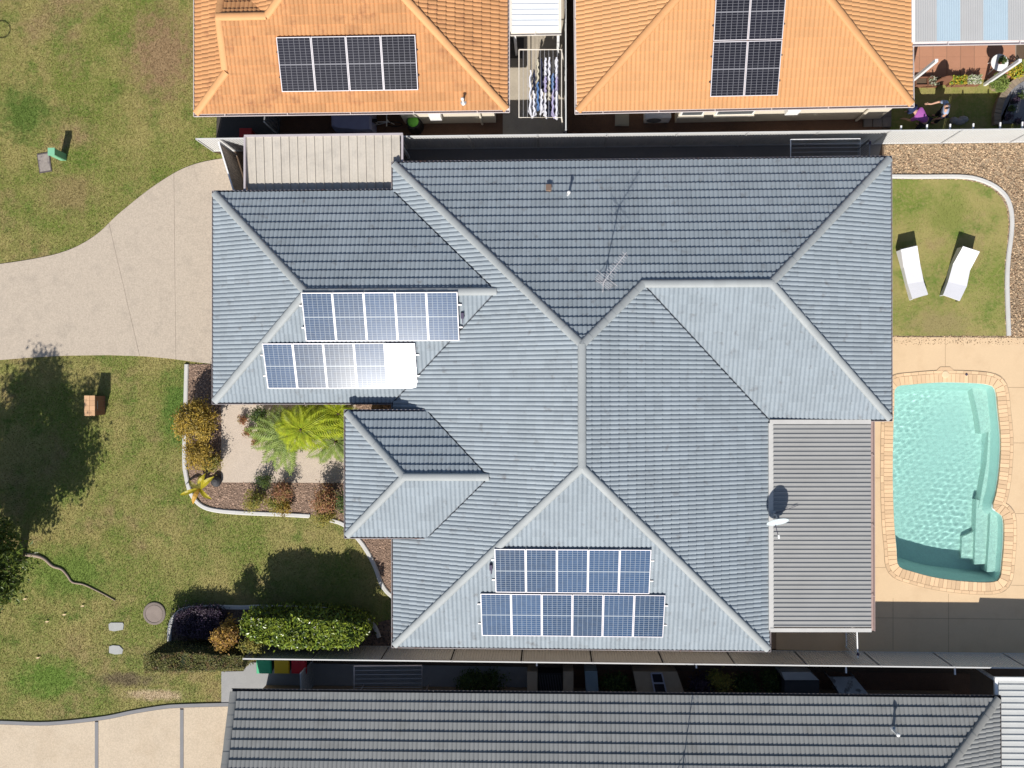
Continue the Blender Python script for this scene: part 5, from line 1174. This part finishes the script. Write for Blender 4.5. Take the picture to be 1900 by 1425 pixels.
M_gold = leafmat('golden_leaf', (.42, .29, .048), (.25, .19, .04)); M_olive = leafmat('olive_leaf', (.33, .28, .06), (.18, .20, .04)); M_redl = leafmat('red_leaf', (.34, .16, .085), (.28, .21, .07))
M_darkg = leafmat('dark_green_leaf', (.06, .10, .025), (.12, .16, .03)); M_purple = leafmat('purple_leaf', (.07, .045, .08), (.11, .08, .10))
M_cro = leafmat('croton_leaf', (.46, .29, .06), (.30, .16, .06), c2s=8)
shrub(362, 783, 1.15, (.90, .82, .68), 6200, .09, M_gold, 'large round golden shrub at the garage corner', 3, 60, .12)
shrub(368, 846, .62, (.72, .56, .46), 3000, .085, M_gold, 'smaller golden shrub between the large golden shrub and the yellow strappy plant', 4, 40, .11)
shrub(395, 858, .55, (.36, .34, .35), 900, .07, M_olive, 'low olive shrub against the pebble path beside the smaller golden shrub', 14, 22, .09)
shrub(474, 928, .60, (.42, .40, .42), 1500, .07, M_olive, 'olive-yellow shrub in mulch, nearest the path corner', 5, 26, .10)
shrub(508, 934, .50, (.40, .34, .34), 1100, .07, M_olive, 'sparse olive shrub in mulch beside the reddish one', 15, 20, .11)
shrub(524, 913, .60, (.36, .34, .40), 1300, .065, M_redl, 'small reddish shrub in the mulch bed', 6, 26, .09)
shrub(528, 942, .45, (.36, .26, .32), 900, .07, M_gold, 'small golden shrub hanging over the white kerb', 7, 20, .09)
shrub(487, 893, .55, (.28, .24, .40), 700, .06, M_darkg, 'thin dark shrub at the path edge', 16, 14, .10)
shrub(604, 925, .75, (.52, .46, .55), 2300, .075, M_redl, 'red and green shrub near the porch, tallest in the mulch bed', 8, 36, .12)
shrub(605, 957, .45, (.46, .34, .35), 1500, .075, M_olive, 'green-gold shrub spilling over the end of the kerb', 9, 26, .11)
shrub(640, 930, .8, (.3, .42, .6), 1200, .075, M_darkg, 'dark shrub half under the porch gutter', 17, 22, .11)
shrub(646, 948, .5, (.22, .22, .3), 500, .08, M_olive, 'light green tuft beside the porch gutter', 18, 10, .08)
shrub(478, 768, .9, (.36, .30, .4), 1500, .07, M_darkg, 'dark green shrub under the garage gutter beside the ferns', 10, 22, .09)
for i, (x, y) in enumerate(((449, 779), (459, 802), (475, 820))): shrub(x, y, .30, (.15, .17, .2), 260, .085, M_redl, ('small red plant at the path edge, nearest the garage', 'small red plant at the path edge, between two others', 'small red plant at the path edge, under the fern tip')[i], 20+i, 10, .06, 'red_plant', aspect=.3)

shrub(415, 1180, 1.55, (.46, .66, .60), 2300, .11, M_cro, 'golden variegated shrub at the end of the clipped hedge', 12, 40, .11, aspect=.38)
shrub(466, 1198, 1.5, (.42, .30, .5), 1300, .08, M_olive, 'pale olive shrub between golden shrub and clipped hedge', 13, 24, .11)
# shrubs in the shade of the lower fence
for i, (x, y, z, r, m, lb_) in enumerate(((905, 1262, .5, (.7, .45, .5), M_darkg, 'dark shrub behind the lower fence beside the brick pier'), (870, 1266, .6, (.5, .4, .5), M_darkg, 'dark shrub behind the lower fence nearest the empty clothesline'),
        (1142, 1268, .5, (.6, .4, .5), M_darkg, 'dark green shrub between the cabinet and the brick wall with a window'), (1300, 1268, .5, (.4, .4, .5), M_purple, 'purplish shrub beside the brick wall with a window'), (1336, 1266, .7, (.4, .45, .5), M_olive, 'light-leaved shrub behind the lower fence'),
        (1385, 1270, .5, (.5, .4, .5), M_darkg, 'dark bush between the light-leaved shrub and the tank'), (1432, 1266, .55, (.35, .4, .5), M_darkg, 'dark green bush against the slimline tank'))):
    shrub(x, y, z, r, 1300, .09, m, lb_, 40+i, 26, .11)

# ---- clipped hedges: leaf shell round a dense dark core
def hedge(px, h, n, leaf, m, label, seed, core, jit=.05):
    P = GL(px, h); T = thing('clipped_hedge', label, 'hedge', (sum(p.x for p in P)/len(P), sum(p.y for p in P)/len(P), 0)); c = sum(P, Vector())/len(P)
    pol = [(p.x, p.y) for p in P]; r = np.random.default_rng(seed); a = np.array(pol); lo_, hi_ = a.min(0), a.max(0)
    q = lo_+r.random((n*3, 2))*(hi_-lo_); q = q[inside(q, pol)][:int(n*.6)]
    bump_ = .10*np.sin(q[:, 0]*3.1+1)*np.sin(q[:, 1]*4.3)+.06*np.sin(q[:, 0]*7.7)
    top = np.column_stack([q, h-.05+bump_+r.normal(size=len(q))*jit])
    k = len(pol); e = np.array([np.hypot(a[(i+1) % k][0]-a[i][0], a[(i+1) % k][1]-a[i][1]) for i in range(k)]); w_ = r.choice(k, int(n*.5), p=e/e.sum()); t = r.random(len(w_))[:, None]
    s = a[w_]*(1-t)+a[(w_+1) % k]*t; cc = np.array((c.x, c.y)); zz = h*(.05+.95*r.random(len(s))); s = cc+(s-cc)*(1-.10*(zz/h)[:, None]**6); s += r.normal(size=s.shape)*jit*1.3
    side = np.column_stack([s, zz])
    link('foliage', leaf_mesh('foliage', np.concatenate([top, side]), leaf, .3, .4, .5, np.array((c.x, c.y, h*.4)), seed), m, T)
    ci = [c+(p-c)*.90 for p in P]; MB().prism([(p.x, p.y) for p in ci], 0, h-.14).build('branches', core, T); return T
M_hedge = leafmat('hedge_leaf', (.20, .25, .028), (.10, .16, .028), island=1.2, rough=.28, trans=.22)
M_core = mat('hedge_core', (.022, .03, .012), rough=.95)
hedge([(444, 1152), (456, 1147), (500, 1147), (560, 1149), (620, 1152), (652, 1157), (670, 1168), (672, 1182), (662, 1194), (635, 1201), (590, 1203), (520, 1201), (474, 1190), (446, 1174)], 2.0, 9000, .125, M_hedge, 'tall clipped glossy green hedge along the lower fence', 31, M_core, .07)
M_low = leafmat('low_hedge_leaf', (.17, .175, .05), (.20, .14, .06), island=.9)
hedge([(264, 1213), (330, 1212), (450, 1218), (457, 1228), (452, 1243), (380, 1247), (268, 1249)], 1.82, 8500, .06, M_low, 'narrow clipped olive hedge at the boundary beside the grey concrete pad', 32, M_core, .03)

hedge([(322, 1146), (336, 1134), (360, 1131), (404, 1133), (408, 1160), (396, 1184), (335, 1180), (322, 1168)], .72, 3600, .075, M_purple, 'dark purple clipped shrub at the rounded end of the hedge bed', 33, mat('purple_core', (.014, .010, .016), rough=.95), .07)
# ---- tree ferns
def frond(T, base, tip, width, m, lift, rnd):
    base, tip = Vector(base), Vector(tip); ax = tip-base; n = 19; pts = []
    for i in range(n+1):
        t = i/n; pts.append(base+ax*t+Vector((0, 0, lift*4*t*(1-t)*(1-.3*t))))
    g = MB(); g.tube(pts[::3], [.014-.0012*i for i in range(len(pts[::3]))], 4)
    hx = Vector((ax.x, ax.y, 0)).normalized(); sd = Vector((-hx.y, hx.x, 0))
    for i in range(2, n+1):
        t = i/n; L = width*(math.sin(math.pi*min(1, t*1.02)**.75)**.7 if t < .98 else .2); p = pts[i]; tg = (pts[i]-pts[i-1]).normalized()
        for s in (-1, 1):
            d = (sd*s*.86+hx*.5).normalized(); l = L*rnd.uniform(.85, 1.1)
            up = Vector((0, 0, 1)); w_ = ax.length/n*.58; dr = l*rnd.uniform(.25, .45)
            a = p; b = p+d*l*.55+tg*w_-up*dr*.25; c = p+d*l-up*dr+hx*.02; e_2 = p+d*l*.5-tg*w_-up*dr*.22; mid = p+d*l*.55-up*(dr*.2-.015)
            g.add([a, b, c, e_2, mid], [(0, 4, 1), (1, 4, 2), (0, 3, 4), (3, 2, 4)])
    g.build('frond', m, T)
def tree_fern(c, zc, tips, m, label, seed, width=.40, fill=7):
    r = random.Random(seed); C = G(*c, zc); T = thing('tree_fern', label, 'fern', (C.x, C.y, .03))
    MB().tube([(C.x, C.y, 0), (C.x+.02, C.y, zc*.5), C-Vector((0, 0, .03))], [.13, .10, .08], 10).build('trunk', mat('fern_trunk', (.07, .045, .03), rough=.95, bump=.8, bs=30), T)
    for (x, y), dz in tips:
        tp = G(x, y, zc+dz); frond(T, C, tp, width, m, .22, r)
    for k in range(fill):
        a = 2*math.pi*k/max(1, fill)+r.random()*.5; L_ = r.uniform(.7, 1.05); frond(T, C, C+Vector((L_*math.cos(a), L_*math.sin(a), -r.uniform(.1, .35))), width*.85, m, .2, r)
    MB().lathe(C-Vector((0, 0, .05)), [(.05, 0), (.07, .05), (.03, .12), (0, .13)], 8).build('crown', mat('fern_trunk', (.07, .045, .03)), T)
M_f1 = leafmat('fern_bright', (.46, .52, .04), (.38, .48, .035), island=.35, trans=.4); M_f2 = leafmat('fern_mid', (.24, .30, .07), (.28, .31, .08), island=.4, trans=.35); M_f3 = leafmat('fern_pale', (.30, .38, .10), (.22, .30, .08), island=.35, trans=.35)
tree_fern((558, 797), 1.75, (((526, 760), -.1), ((553, 748), -.15), ((585, 752), -.2), ((607, 830), -.15), ((575, 836), -.2), ((642, 800), -.25), ((640, 778), -.25), ((508, 790), -.25), ((535, 838), -.3), ((612, 758), -.2)), M_f1, 'bright yellow-green tree fern in the middle of the courtyard', 1, .40, 9)
tree_fern((534, 810), 1.15, (((456, 797), -.25), ((488, 858), -.3), ((539, 880), -.3), ((497, 762), -.2), ((520, 752), -.2), ((468, 830), -.3), ((512, 872), -.3), ((472, 775), -.25)), M_f3, 'duller green tree fern spreading over the pebble path', 2, .40, 8)
tree_fern((628, 768), 1.5, (((592, 752), -.1), ((600, 790), -.2), ((640, 748), -.1), ((650, 800), -.2), ((625, 815), -.2)), M_f1, 'yellow-green tree fern against the porch wall', 3, .34)
tree_fern((622, 820), .85, (((570, 848), -.2), ((596, 860), -.3), ((640, 858), -.3), ((648, 830), -.2), ((598, 806), -.1)), M_f3, 'pale green fern low beside the porch gutter', 4, .32)

tree_fern((585, 772), .95, (((545, 760), -.1), ((640, 765), -.1), ((610, 800), -.2)), M_f2, 'mid-green fern filling the gap under the bright fern crowns', 5, .34, 9)
tree_fern((508, 800), .75, (((480, 780), -.1), ((470, 812), -.2)), M_f2, 'low mid-green fern at the path side of the fern clump', 6, .30, 8)
# ---- yellow strappy plant
T = thing('strappy_plant', 'bright yellow strappy-leaved plant at the kerb corner', 'plant', tuple(G(372, 908)))
M_yel = leafmat('yellow_leaf', (.46, .39, .025), (.38, .32, .02), island=.3, trans=.3); M_yor = leafmat('amber_leaf', (.58, .34, .06), None, island=.3)
c = G(371, 906, .35)
for (x, y), z, w_, m in (((399, 884), .62, .11, M_yel), ((336, 918), .35, .08, M_yel), ((395, 926), .40, .085, M_yel), ((360, 935), .28, .09, M_yor), ((383, 878), .6, .10, M_yel), ((352, 890), .55, .09, M_olive), ((375, 880), .5, .08, M_olive)):
    tp = G(x, y, z); ax = tp-c; s = Vector((-ax.y, ax.x, 0)).normalized(); v = []; n = 7
    for i in range(n):
        t = i/(n-1); ww_ = w_*math.sin(math.pi*(.12+.86*t))**.8; p = c+ax*t+Vector((0, 0, .22*math.sin(math.pi*t*.9))); v += [p-s*ww_+Vector((0, 0, .03)), p, p+s*ww_+Vector((0, 0, .03))]
    MB().add(v, [q for i in range(n-1) for q in ((3*i, 3*i+1, 3*i+4, 3*i+3), (3*i+1, 3*i+2, 3*i+5, 3*i+4))]).build('leaf', m, T)
MB().tube([(c.x, c.y, 0), c], .04, 8).build('stem', M_stem, T)
T = thing('ball_finial', 'dark round garden ball at the path corner', 'ornament', tuple(G(404, 890)))
p = G(404, 893); MB().lathe(p, [(.10, 0), (.17, .06), (.2, .16), (.17, .27), (.1, .33), (0, .345)], 16).build('ball', mat('dark_stone', (.05, .05, .055), rough=.6), T); MB().lathe(p, [(.12, -.01), (.12, .03), (.08, .04)], 12).build('foot', mat('dark_stone', (.05, .05, .055)), T)

# ---- street tree
tb = G(38, 1031); T = thing('street_tree', 'leafy tree on the front lawn with exposed root and long shadow', 'tree', tuple(tb))
M_tl = leafmat('tree_leaf', (.085, .125, .022), (.15, .19, .03), island=1.0, trans=.3, rough=.4)
cc = tb+Vector((-.15, -.05, 4.35)); r = np.random.default_rng(77)
P = clump_points(cc, (2.75, 2.35, 2.75), 27000, 80, .27, 77, shell=.40); P = np.concatenate([P, clump_points(tb+Vector((-.40, .55, 2.4)), (1.6, 2.0, 1.1), 8000, 44, .24, 79, shell=.45)]); P = P[P[:, 2] > 1.0]
link('crown', leaf_mesh('crown', P, .17, .25, .35, .42, np.array(cc), 78), M_tl, T)
MB().tube([tb-Vector((0, 0, .05)), tb+Vector((.02, 0, .5)), tb+Vector((-.05, 0, 1.5)), tb+Vector((-.2, -.05, 2.6)), tb+Vector((-.4, -.1, 4.2))], [.26, .17, .15, .13, .08], 12).build('trunk', M_stem, T, smooth=True)
lm = MB()
for i in range(9):
    a = i*.75; z = 1.7+.28*i; q = tb+Vector((-.08-.06*i, 0, z)); e_3 = q+Vector((math.cos(a)*1.7, math.sin(a)*1.6, 1.0+.1*i)); lm.tube([q, q.lerp(e_3, .5)+Vector((0, 0, .12)), e_3], [.07, .045, .015], 6)
lm.build('limbs', M_stem, T)
M_root = mat('root_bark', (.30, .23, .18), rough=.9, var=.2, vs=6, bump=.4)
rt = [(40, 1030), (62, 1030), (82, 1036), (98, 1050), (115, 1056), (126, 1068), (135, 1080), (155, 1084), (175, 1093), (200, 1106), (214, 1114)]
MB().tube([Vector((G(*p).x, G(*p).y, .03)) for p in smooth_line(rt, 4)], [.085-.065*(i/(4*(len(rt)-1)))**.6 for i in range(4*(len(rt)-1)+1)], 8).build('root', M_root, T, smooth=True)
MB().tube([tb+Vector((0, 0, .04)), G(20, 1042, .04), G(-10, 1050, .02)], [.15, .09, .04], 8).build('root', M_root, T)

# ================================================================== NEIGHBOUR'S GARDEN, TOP RIGHT
pv = MB().prism(GL([(1652, 60), (1886, 60), (1884, 146), (1652, 150)]), -.03, .012).build('patio_paving', M_joint, kind='structure')
M_ter = mat('terracotta_paver', (.40, .20, .125), rough=.85, var=.1, vs=2, fine=.1, island=.2)
for i in range(9):
    for j in range(4):
        a, b = G(1654+25.5*i, 64+21*j), G(1654+25.5*(i+1), 64+21*(j+1)); MB().box(((a.x+b.x)/2, (a.y+b.y)/2, .018), (b.x-a.x-.012, a.y-b.y-.012, .03)).build('paver', M_ter, pv)
M_tmb = mat('planter_timber', (.22, .10, .06), rough=.85, var=.15); M_flo = leafmat('flower_mix', (.50, .38, .04), (.12, .30, .04), island=1.0, c2s=12); M_wf = leafmat('white_flower', (.62, .62, .50), (.20, .32, .06), island=.6, c2s=14)
def planter(x0, x1, y, label, m, seed, n=420):
    a, b = G(x0, y-7), G(x1, y+7); T = thing('planter_box', label, 'planter', ((a.x+b.x)/2, (a.y+b.y)/2, 0)); cx, cy = (a.x+b.x)/2, (a.y+b.y)/2; sx, sy = b.x-a.x, a.y-b.y
    for dx, dy, wx_, wy_ in ((0, sy/2, sx, .03), (0, -sy/2, sx, .03), (-sx/2, 0, .03, sy-.06), (sx/2, 0, .03, sy-.06)): MB().box((cx+dx, cy+dy, .14), (wx_, wy_, .28)).build('board', M_tmb, T)
    MB().box((cx, cy, .11), (sx-.05, sy-.05, .2)).build('soil', M_soil, T)
    if n:
        r_ = np.random.default_rng(seed); Pp = np.column_stack([cx+(r_.random(n)-.5)*sx, cy+(r_.random(n)-.5)*sy*1.1, .25+.14*r_.random(n)]); link('flowers', leaf_mesh('flowers', Pp, .07, 0, .6, .6, None, seed), m, T)
planter(1694, 1716, 155, 'timber planter box, bare soil, against the orange-roofed house', M_flo, 1, 0); planter(1717, 1738, 155, 'timber planter box with pale rim beside the arched board', M_wf, 2, 60); planter(1755, 1762, 154, 'small planter of yellow flowers beside the arched board', M_flo, 3, 200)
planter(1764, 1786, 154, 'planter box of mixed orange and white flowers', M_flo, 4, 420); planter(1789, 1813, 153, 'planter box of pale yellow-green flowers', M_wf, 5, 420)
# arched board
p = G(1742, 158); T = thing('arched_board', 'brown arched timber board standing among the planter boxes', 'board', tuple(p)); v = [(-.24, 0), (.24, 0), (.25, .45), (.2, .7), (.11, .86), (0, .93), (-.11, .86), (-.2, .7), (-.25, .45)]
n = len(v); MB().add([p+Vector((x, 0, z)) for x, z in v]+[p+Vector((x, .04, z)) for x, z in v], [tuple(range(n)), tuple(range(n, 2*n))[::-1]]+[(i, n+i, n+(i+1) % n, (i+1) % n) for i in range(n)]).build('board', M_tmb, T)
MB().bar(p+Vector((0, .04, .6)), p+Vector((0, .3, .0)), .04, .03).build('prop', M_tmb, T)
# round white table with a pot plant
p = G(1838, 128); T = thing('garden_table', 'round white garden table carrying a pot plant', 'table', tuple(p))
MB().lathe(p+Vector((0, 0, .66)), [(.30, 0), (.31, .02), (.30, .035), (0, .035)], 24).build('top', M_white, T)
for i in range(3): MB().tube([p+Vector((.05*math.cos(2.1*i), .05*math.sin(2.1*i), .66)), p+Vector((.24*math.cos(2.1*i), .24*math.sin(2.1*i), 0))], .014, 6).build('leg', M_white, T)
def pot(p, r, h, m, label, lm_, seed, n=260, leaf=.12, spread=.2, asp=.25):
    p = Vector(p); T = thing('pot_plant', label, 'pot plant', tuple(p)); MB().lathe(p, [(r*.7, 0), (r, h), (r*1.05, h), (r*.9, h-.02), (0, h-.03)], 16).build('pot', m, T)
    r_ = np.random.default_rng(seed); a = r_.random(n)*6.283; q = r_.random(n)**.6*(r+spread); Pp = np.column_stack([p.x+q*np.cos(a), p.y+q*np.sin(a), p.z+h+.04+.14*r_.random(n)]); link('foliage', leaf_mesh('foliage', Pp, leaf, .5, .4, asp, np.array((p.x, p.y, p.z+h)), seed), lm_, T)
pot(G(1838, 128)+Vector((0, 0, .695)), .11, .14, M_tmb, 'small leafy pot plant standing on the round white table', M_darkg, 61, 160, .08, .04, .4)
pot(G(1845, 160), .27, .30, mat('wicker', (.46, .36, .22), rough=.9), 'wide wicker pot of spiky green plants at the patio edge', M_f3, 62, 420, .16, .06, .2)
pot(G(1877, 137), .15, .25, M_ter, 'terracotta pot with orange and yellow leaves at the patio end', M_flo, 63, 220, .14, .14, .35)
# curved raised bed with low stone wall
cb = G(1932, 222); T = thing('stone_edging', 'curved low stone wall round the raised bed in the neighbouring garden', 'wall', tuple(cb)); M_st = mat('edging_stone', (.27, .21, .15), rough=.95, var=.2, island=.3)
R0 = 1.55
for i in range(20):
    a0 = math.radians(95+4.6*i); a1 = math.radians(95+4.6*i+4.2); v = [(cb.x+rr*math.cos(a), cb.y+rr*math.sin(a)) for rr, a in ((R0, a0), (R0+.24, a0), (R0+.24, a1), (R0, a1))]; MB().prism(v, 0, .22+random.uniform(-.02, .02)).build('stone', M_st, T)
bp = [(cb.x+(R0-.01)*math.cos(math.radians(a)), cb.y+(R0-.01)*math.sin(math.radians(a))) for a in range(88, 195, 6)]+[(cb.x-1.6, G(0, 254).y), (cb.x+.3, G(0, 252).y)]
tag(MB().prism(bp, 0, .13).build('raised_bed', mat('grey_pebble_bed', (.20, .20, .215), fine=.35, fs=22, bump=1, bs=30)), 'grey pebble-covered raised bed inside the curved stone wall', 'garden bed')
for i, (x, y) in enumerate(((1878, 190), (1872, 205), (1866, 220), (1890, 181), (1884, 228))):
    p = G(x, y, .12); T = thing('pot_plant', ('black pot on the raised bed, second from the patio', 'black pot on the raised bed, third from the patio', 'black pot on the raised bed, fourth from the patio', 'black pot on the raised bed, nearest the patio', 'black pot in the middle of the pebble bed')[i], 'pot plant', tuple(p)); MB().lathe(p, [(.08, 0), (.11, .2), (.09, .2), (.085, .16), (0, .15)], 12).build('pot', M_bk, T)
    r_ = np.random.default_rng(90+i); n = 60; a = r_.random(n)*6.283; q = r_.random(n)*.16; link('foliage', leaf_mesh('foliage', np.column_stack([p.x+q*np.cos(a), p.y+q*np.sin(a), p.z+.2+.12*r_.random(n)]), .10, .4, .4, .3, np.array(p), i), M_darkg if i % 2 else M_purple, T)
for i, (x, y) in enumerate(((1769, 224), (1786, 222), (1779, 226))):
    p = G(x, y); v = []; rr = random.Random(i)
    MB().lathe(p-Vector((0, 0, .03)), [(.14, 0), (.17, .08), (.13, .15), (.06, .19), (0, .2)], 9, Matrix.Diagonal((1+.2*i, .8, 1))).build('rock', mat('garden_rock', (.30, .29, .28), rough=.9, var=.2)); tag(COL.objects[-1], ('grey rock at the fence foot beside the person in the blue shirt', 'larger pale rock at the fence foot', 'small grey rock between two others at the fence foot')[i], 'rock')

# ================================================================== PEOPLE
def skin(name, J, E_, m, parent, root=0, sub=2):
    """J: list of (point, radius)"""
    c = Vector(J[root][0]); me = bpy.data.meshes.new(name); me.from_pydata([Vector(j[0])-c for j in J], E_, []); o = link(name, me, m, parent, Matrix.Translation(c))
    md = o.modifiers.new('skin', 'SKIN'); md.use_smooth_shade = True
    for i, j in enumerate(J):
        sv = me.skin_vertices[0].data[i]; rr = j[1] if isinstance(j[1], tuple) else (j[1], j[1]); sv.radius = rr; sv.use_root = (i == root)
    sd_ = o.modifiers.new('smooth', 'SUBSURF'); sd_.levels = sd_.render_levels = sub; return o
def person(label, q, shirt, trousers, hair, hat=False):
    """q: joints by name in world space"""
    loc = (q['footL']+q['footR'])/2; T = thing('person', label, 'person', (loc.x, loc.y, 0)); M_skin = mat('skin', (.52, .30, .21), rough=.6, var=.05)
    up = (q['head']-q['neck']).normalized(); fw = q['face']
    J = [(q['pelvis'], .13), (q['waist'], .125), (q['chest'], .15), (q['neck'], .058), (q['head']-up*.02, .085), (q['head']+up*.09, .075)]; E_ = [(0, 1), (1, 2), (2, 3), (3, 4), (4, 5)]
    def add(par, pts):
        for p, r_ in pts: J.append((p, r_)); E_.append((par, len(J)-1)); par = len(J)-1
        return par
    add(4, [(q['head']+fw*.10-up*.01, .018)])
    for s in 'LR':
        h = add(2, [(q['sho'+s], .065), (q['elb'+s], .045), (q['wri'+s], .030), (q['hand'+s], .036)]); d = (q['hand'+s]-q['wri'+s]).normalized(); sd_ = d.cross(Vector((.3, .2, 1))).normalized()
        for k, (o_, L_) in enumerate(((-.030, .06), (-.010, .075), (.010, .08), (.030, .068))): add(h, [(q['hand'+s]+d*.045+sd_*o_, .010), (q['hand'+s]+d*(.045+L_*.6)+sd_*o_-Vector((0, 0, .008)), .009), (q['hand'+s]+d*(.045+L_)+sd_*o_-Vector((0, 0, .022)), .008)])
        add(h, [(q['hand'+s]+sd_*.045+d*.01, .011), (q['hand'+s]+sd_*.065+d*.045, .009)])
        add(0, [(q['hip'+s], .095), (q['kne'+s], .062), (q['ank'+s], .042), (q['foot'+s], .04)])
    skin('body', J, E_, M_skin, T)
    J2 = [(q['pelvis']+Vector((0, 0, .0)), .150), (q['waist'], .148), (q['chest'], .172), (q['neck']*.75+q['chest']*.25, .09)]; E2 = [(0, 1), (1, 2), (2, 3)]
    for s in 'LR':
        J2 += [(q['sho'+s], .085), (q['sho'+s].lerp(q['elb'+s], .8), .068)]; k = len(J2); E2 += [(2, k-2), (k-2, k-1)]
    skin('shirt', J2, E2, shirt, T)
    J3 = [(q['pelvis'], .152)]; E3 = []
    for s in 'LR':
        J3 += [(q['hip'+s], .112), (q['kne'+s], .082), (q['ank'+s].lerp(q['kne'+s], .1), .066)]; k = len(J3); E3 += [(0, k-3), (k-3, k-2), (k-2, k-1)]
    skin('trousers', J3, E3, trousers, T)
    for s in 'LR': skin('shoe', [(q['ank'+s]-Vector((0, 0, .03)), .05), (q['foot'+s], .045)], [(0, 1)], M_bk, T)
    hb = q['head']+up*.045-fw*.03
    zq_ = up; xq_ = fw; yq_ = zq_.cross(xq_); Rr = Matrix((xq_, yq_, zq_)).transposed()
    if hat:
        MB().lathe(hb+up*.02, [(.21, -.02), (.215, -.012), (.12, .0), (.115, .06), (.09, .10), (.03, .115), (0, .116)], 20, Rr).build('hat', hair, T, smooth=True)
    else:   # hair round the sides, bare crown
        v = []; n = 18
        for i in range(n+1):
            a = math.radians(55)+math.radians(250)*i/n
            for r_, z in ((.100, -.07), (.108, -.01), (.098, .035), (.075, .055)): v.append(hb+Rr @ Vector((r_*math.cos(a)+.02, r_*math.sin(a), z)))
        o = MB().add(v, [(4*i+k, 4*i+4+k, 4*i+5+k, 4*i+1+k) for i in range(n) for k in range(3)]).build('hair', hair, T, smooth=True); o.modifiers.new('thickness', 'SOLIDIFY').thickness = .02
    return T
V3 = Vector
hips = G(1718, 226, .86); chest = G(1704, 211, 1.12); hd = G(1694, 204, 1.16); side = (chest-hips).cross(V3((0, 0, 1))).normalized(); fwd = V3(((chest-hips).x, (chest-hips).y, 0)).normalized()
q = dict(pelvis=hips, waist=hips.lerp(chest, .5)+V3((0, 0, .05)), chest=chest, neck=chest.lerp(hd, .55), head=hd, face=(fwd*.4-V3((0, 0, .9))).normalized())
for s, k in (('L', -1), ('R', 1)):
    q['sho'+s] = chest+side*k*.19; q['elb'+s] = chest+side*k*.22+fwd*.08-V3((0, 0, .30)); q['wri'+s] = chest+side*k*.15+fwd*.22-V3((0, 0, .54)); q['hand'+s] = q['wri'+s]+fwd*.05-V3((0, 0, .08))
    q['hip'+s] = hips+side*k*.10-V3((0, 0, .04)); q['kne'+s] = V3((hips.x, hips.y, .47))+side*k*.13+fwd*.06; q['ank'+s] = V3((hips.x, hips.y, .09))+side*k*.14-fwd*.02; q['foot'+s] = V3((hips.x, hips.y, .04))+side*k*.15+fwd*.13
person('person in a purple top and dark hat bending over to garden', q, mat('purple_top', (.36, .10, .36), rough=.9, var=.06), mat('dark_trousers', (.03, .03, .04), rough=.9), mat('navy_hat', (.02, .03, .09), rough=.9), True)
hips = G(1753, 209, .88); chest = G(1754, 201, 1.26); hd = G(1757, 197.5, 1.50); fwd = V3((-.88, .1, 0)).normalized(); side = V3((-fwd.y, fwd.x, 0))
q = dict(pelvis=hips, waist=hips.lerp(chest, .5), chest=chest, neck=chest.lerp(hd, .6), head=hd, face=(fwd*.8-V3((0, 0, .5))).normalized())
for s, k in (('L', -1), ('R', 1)):
    q['sho'+s] = chest+side*k*.21+V3((0, 0, .03)); q['elb'+s] = chest+side*k*.30+fwd*.14-V3((0, 0, .24)); q['wri'+s] = chest+side*k*.20+fwd*.40-V3((0, 0, .28)); q['hand'+s] = q['wri'+s]+fwd*.09-V3((0, 0, .02))
    q['hip'+s] = hips+side*k*.10-V3((0, 0, .04)); q['kne'+s] = V3((hips.x, hips.y, .47))+side*k*.12+fwd*.05; q['ank'+s] = V3((hips.x, hips.y, .09))+side*k*.13; q['foot'+s] = V3((hips.x, hips.y, .04))+side*k*.14+fwd*.14
q['elbR'] = chest+side*.27-V3((0, 0, .27)); q['wriR'] = chest+side*.24+fwd*.10-V3((0, 0, .5)); q['handR'] = q['wriR']+fwd*.03-V3((0, 0, .09))
person('balding person in a blue-grey shirt reaching out beside the fence', q, mat('blue_grey_shirt', (.33, .40, .54), rough=.9, var=.06), mat('dark_trousers', (.03, .03, .04)), mat('dark_hair', (.03, .025, .03), rough=.7))
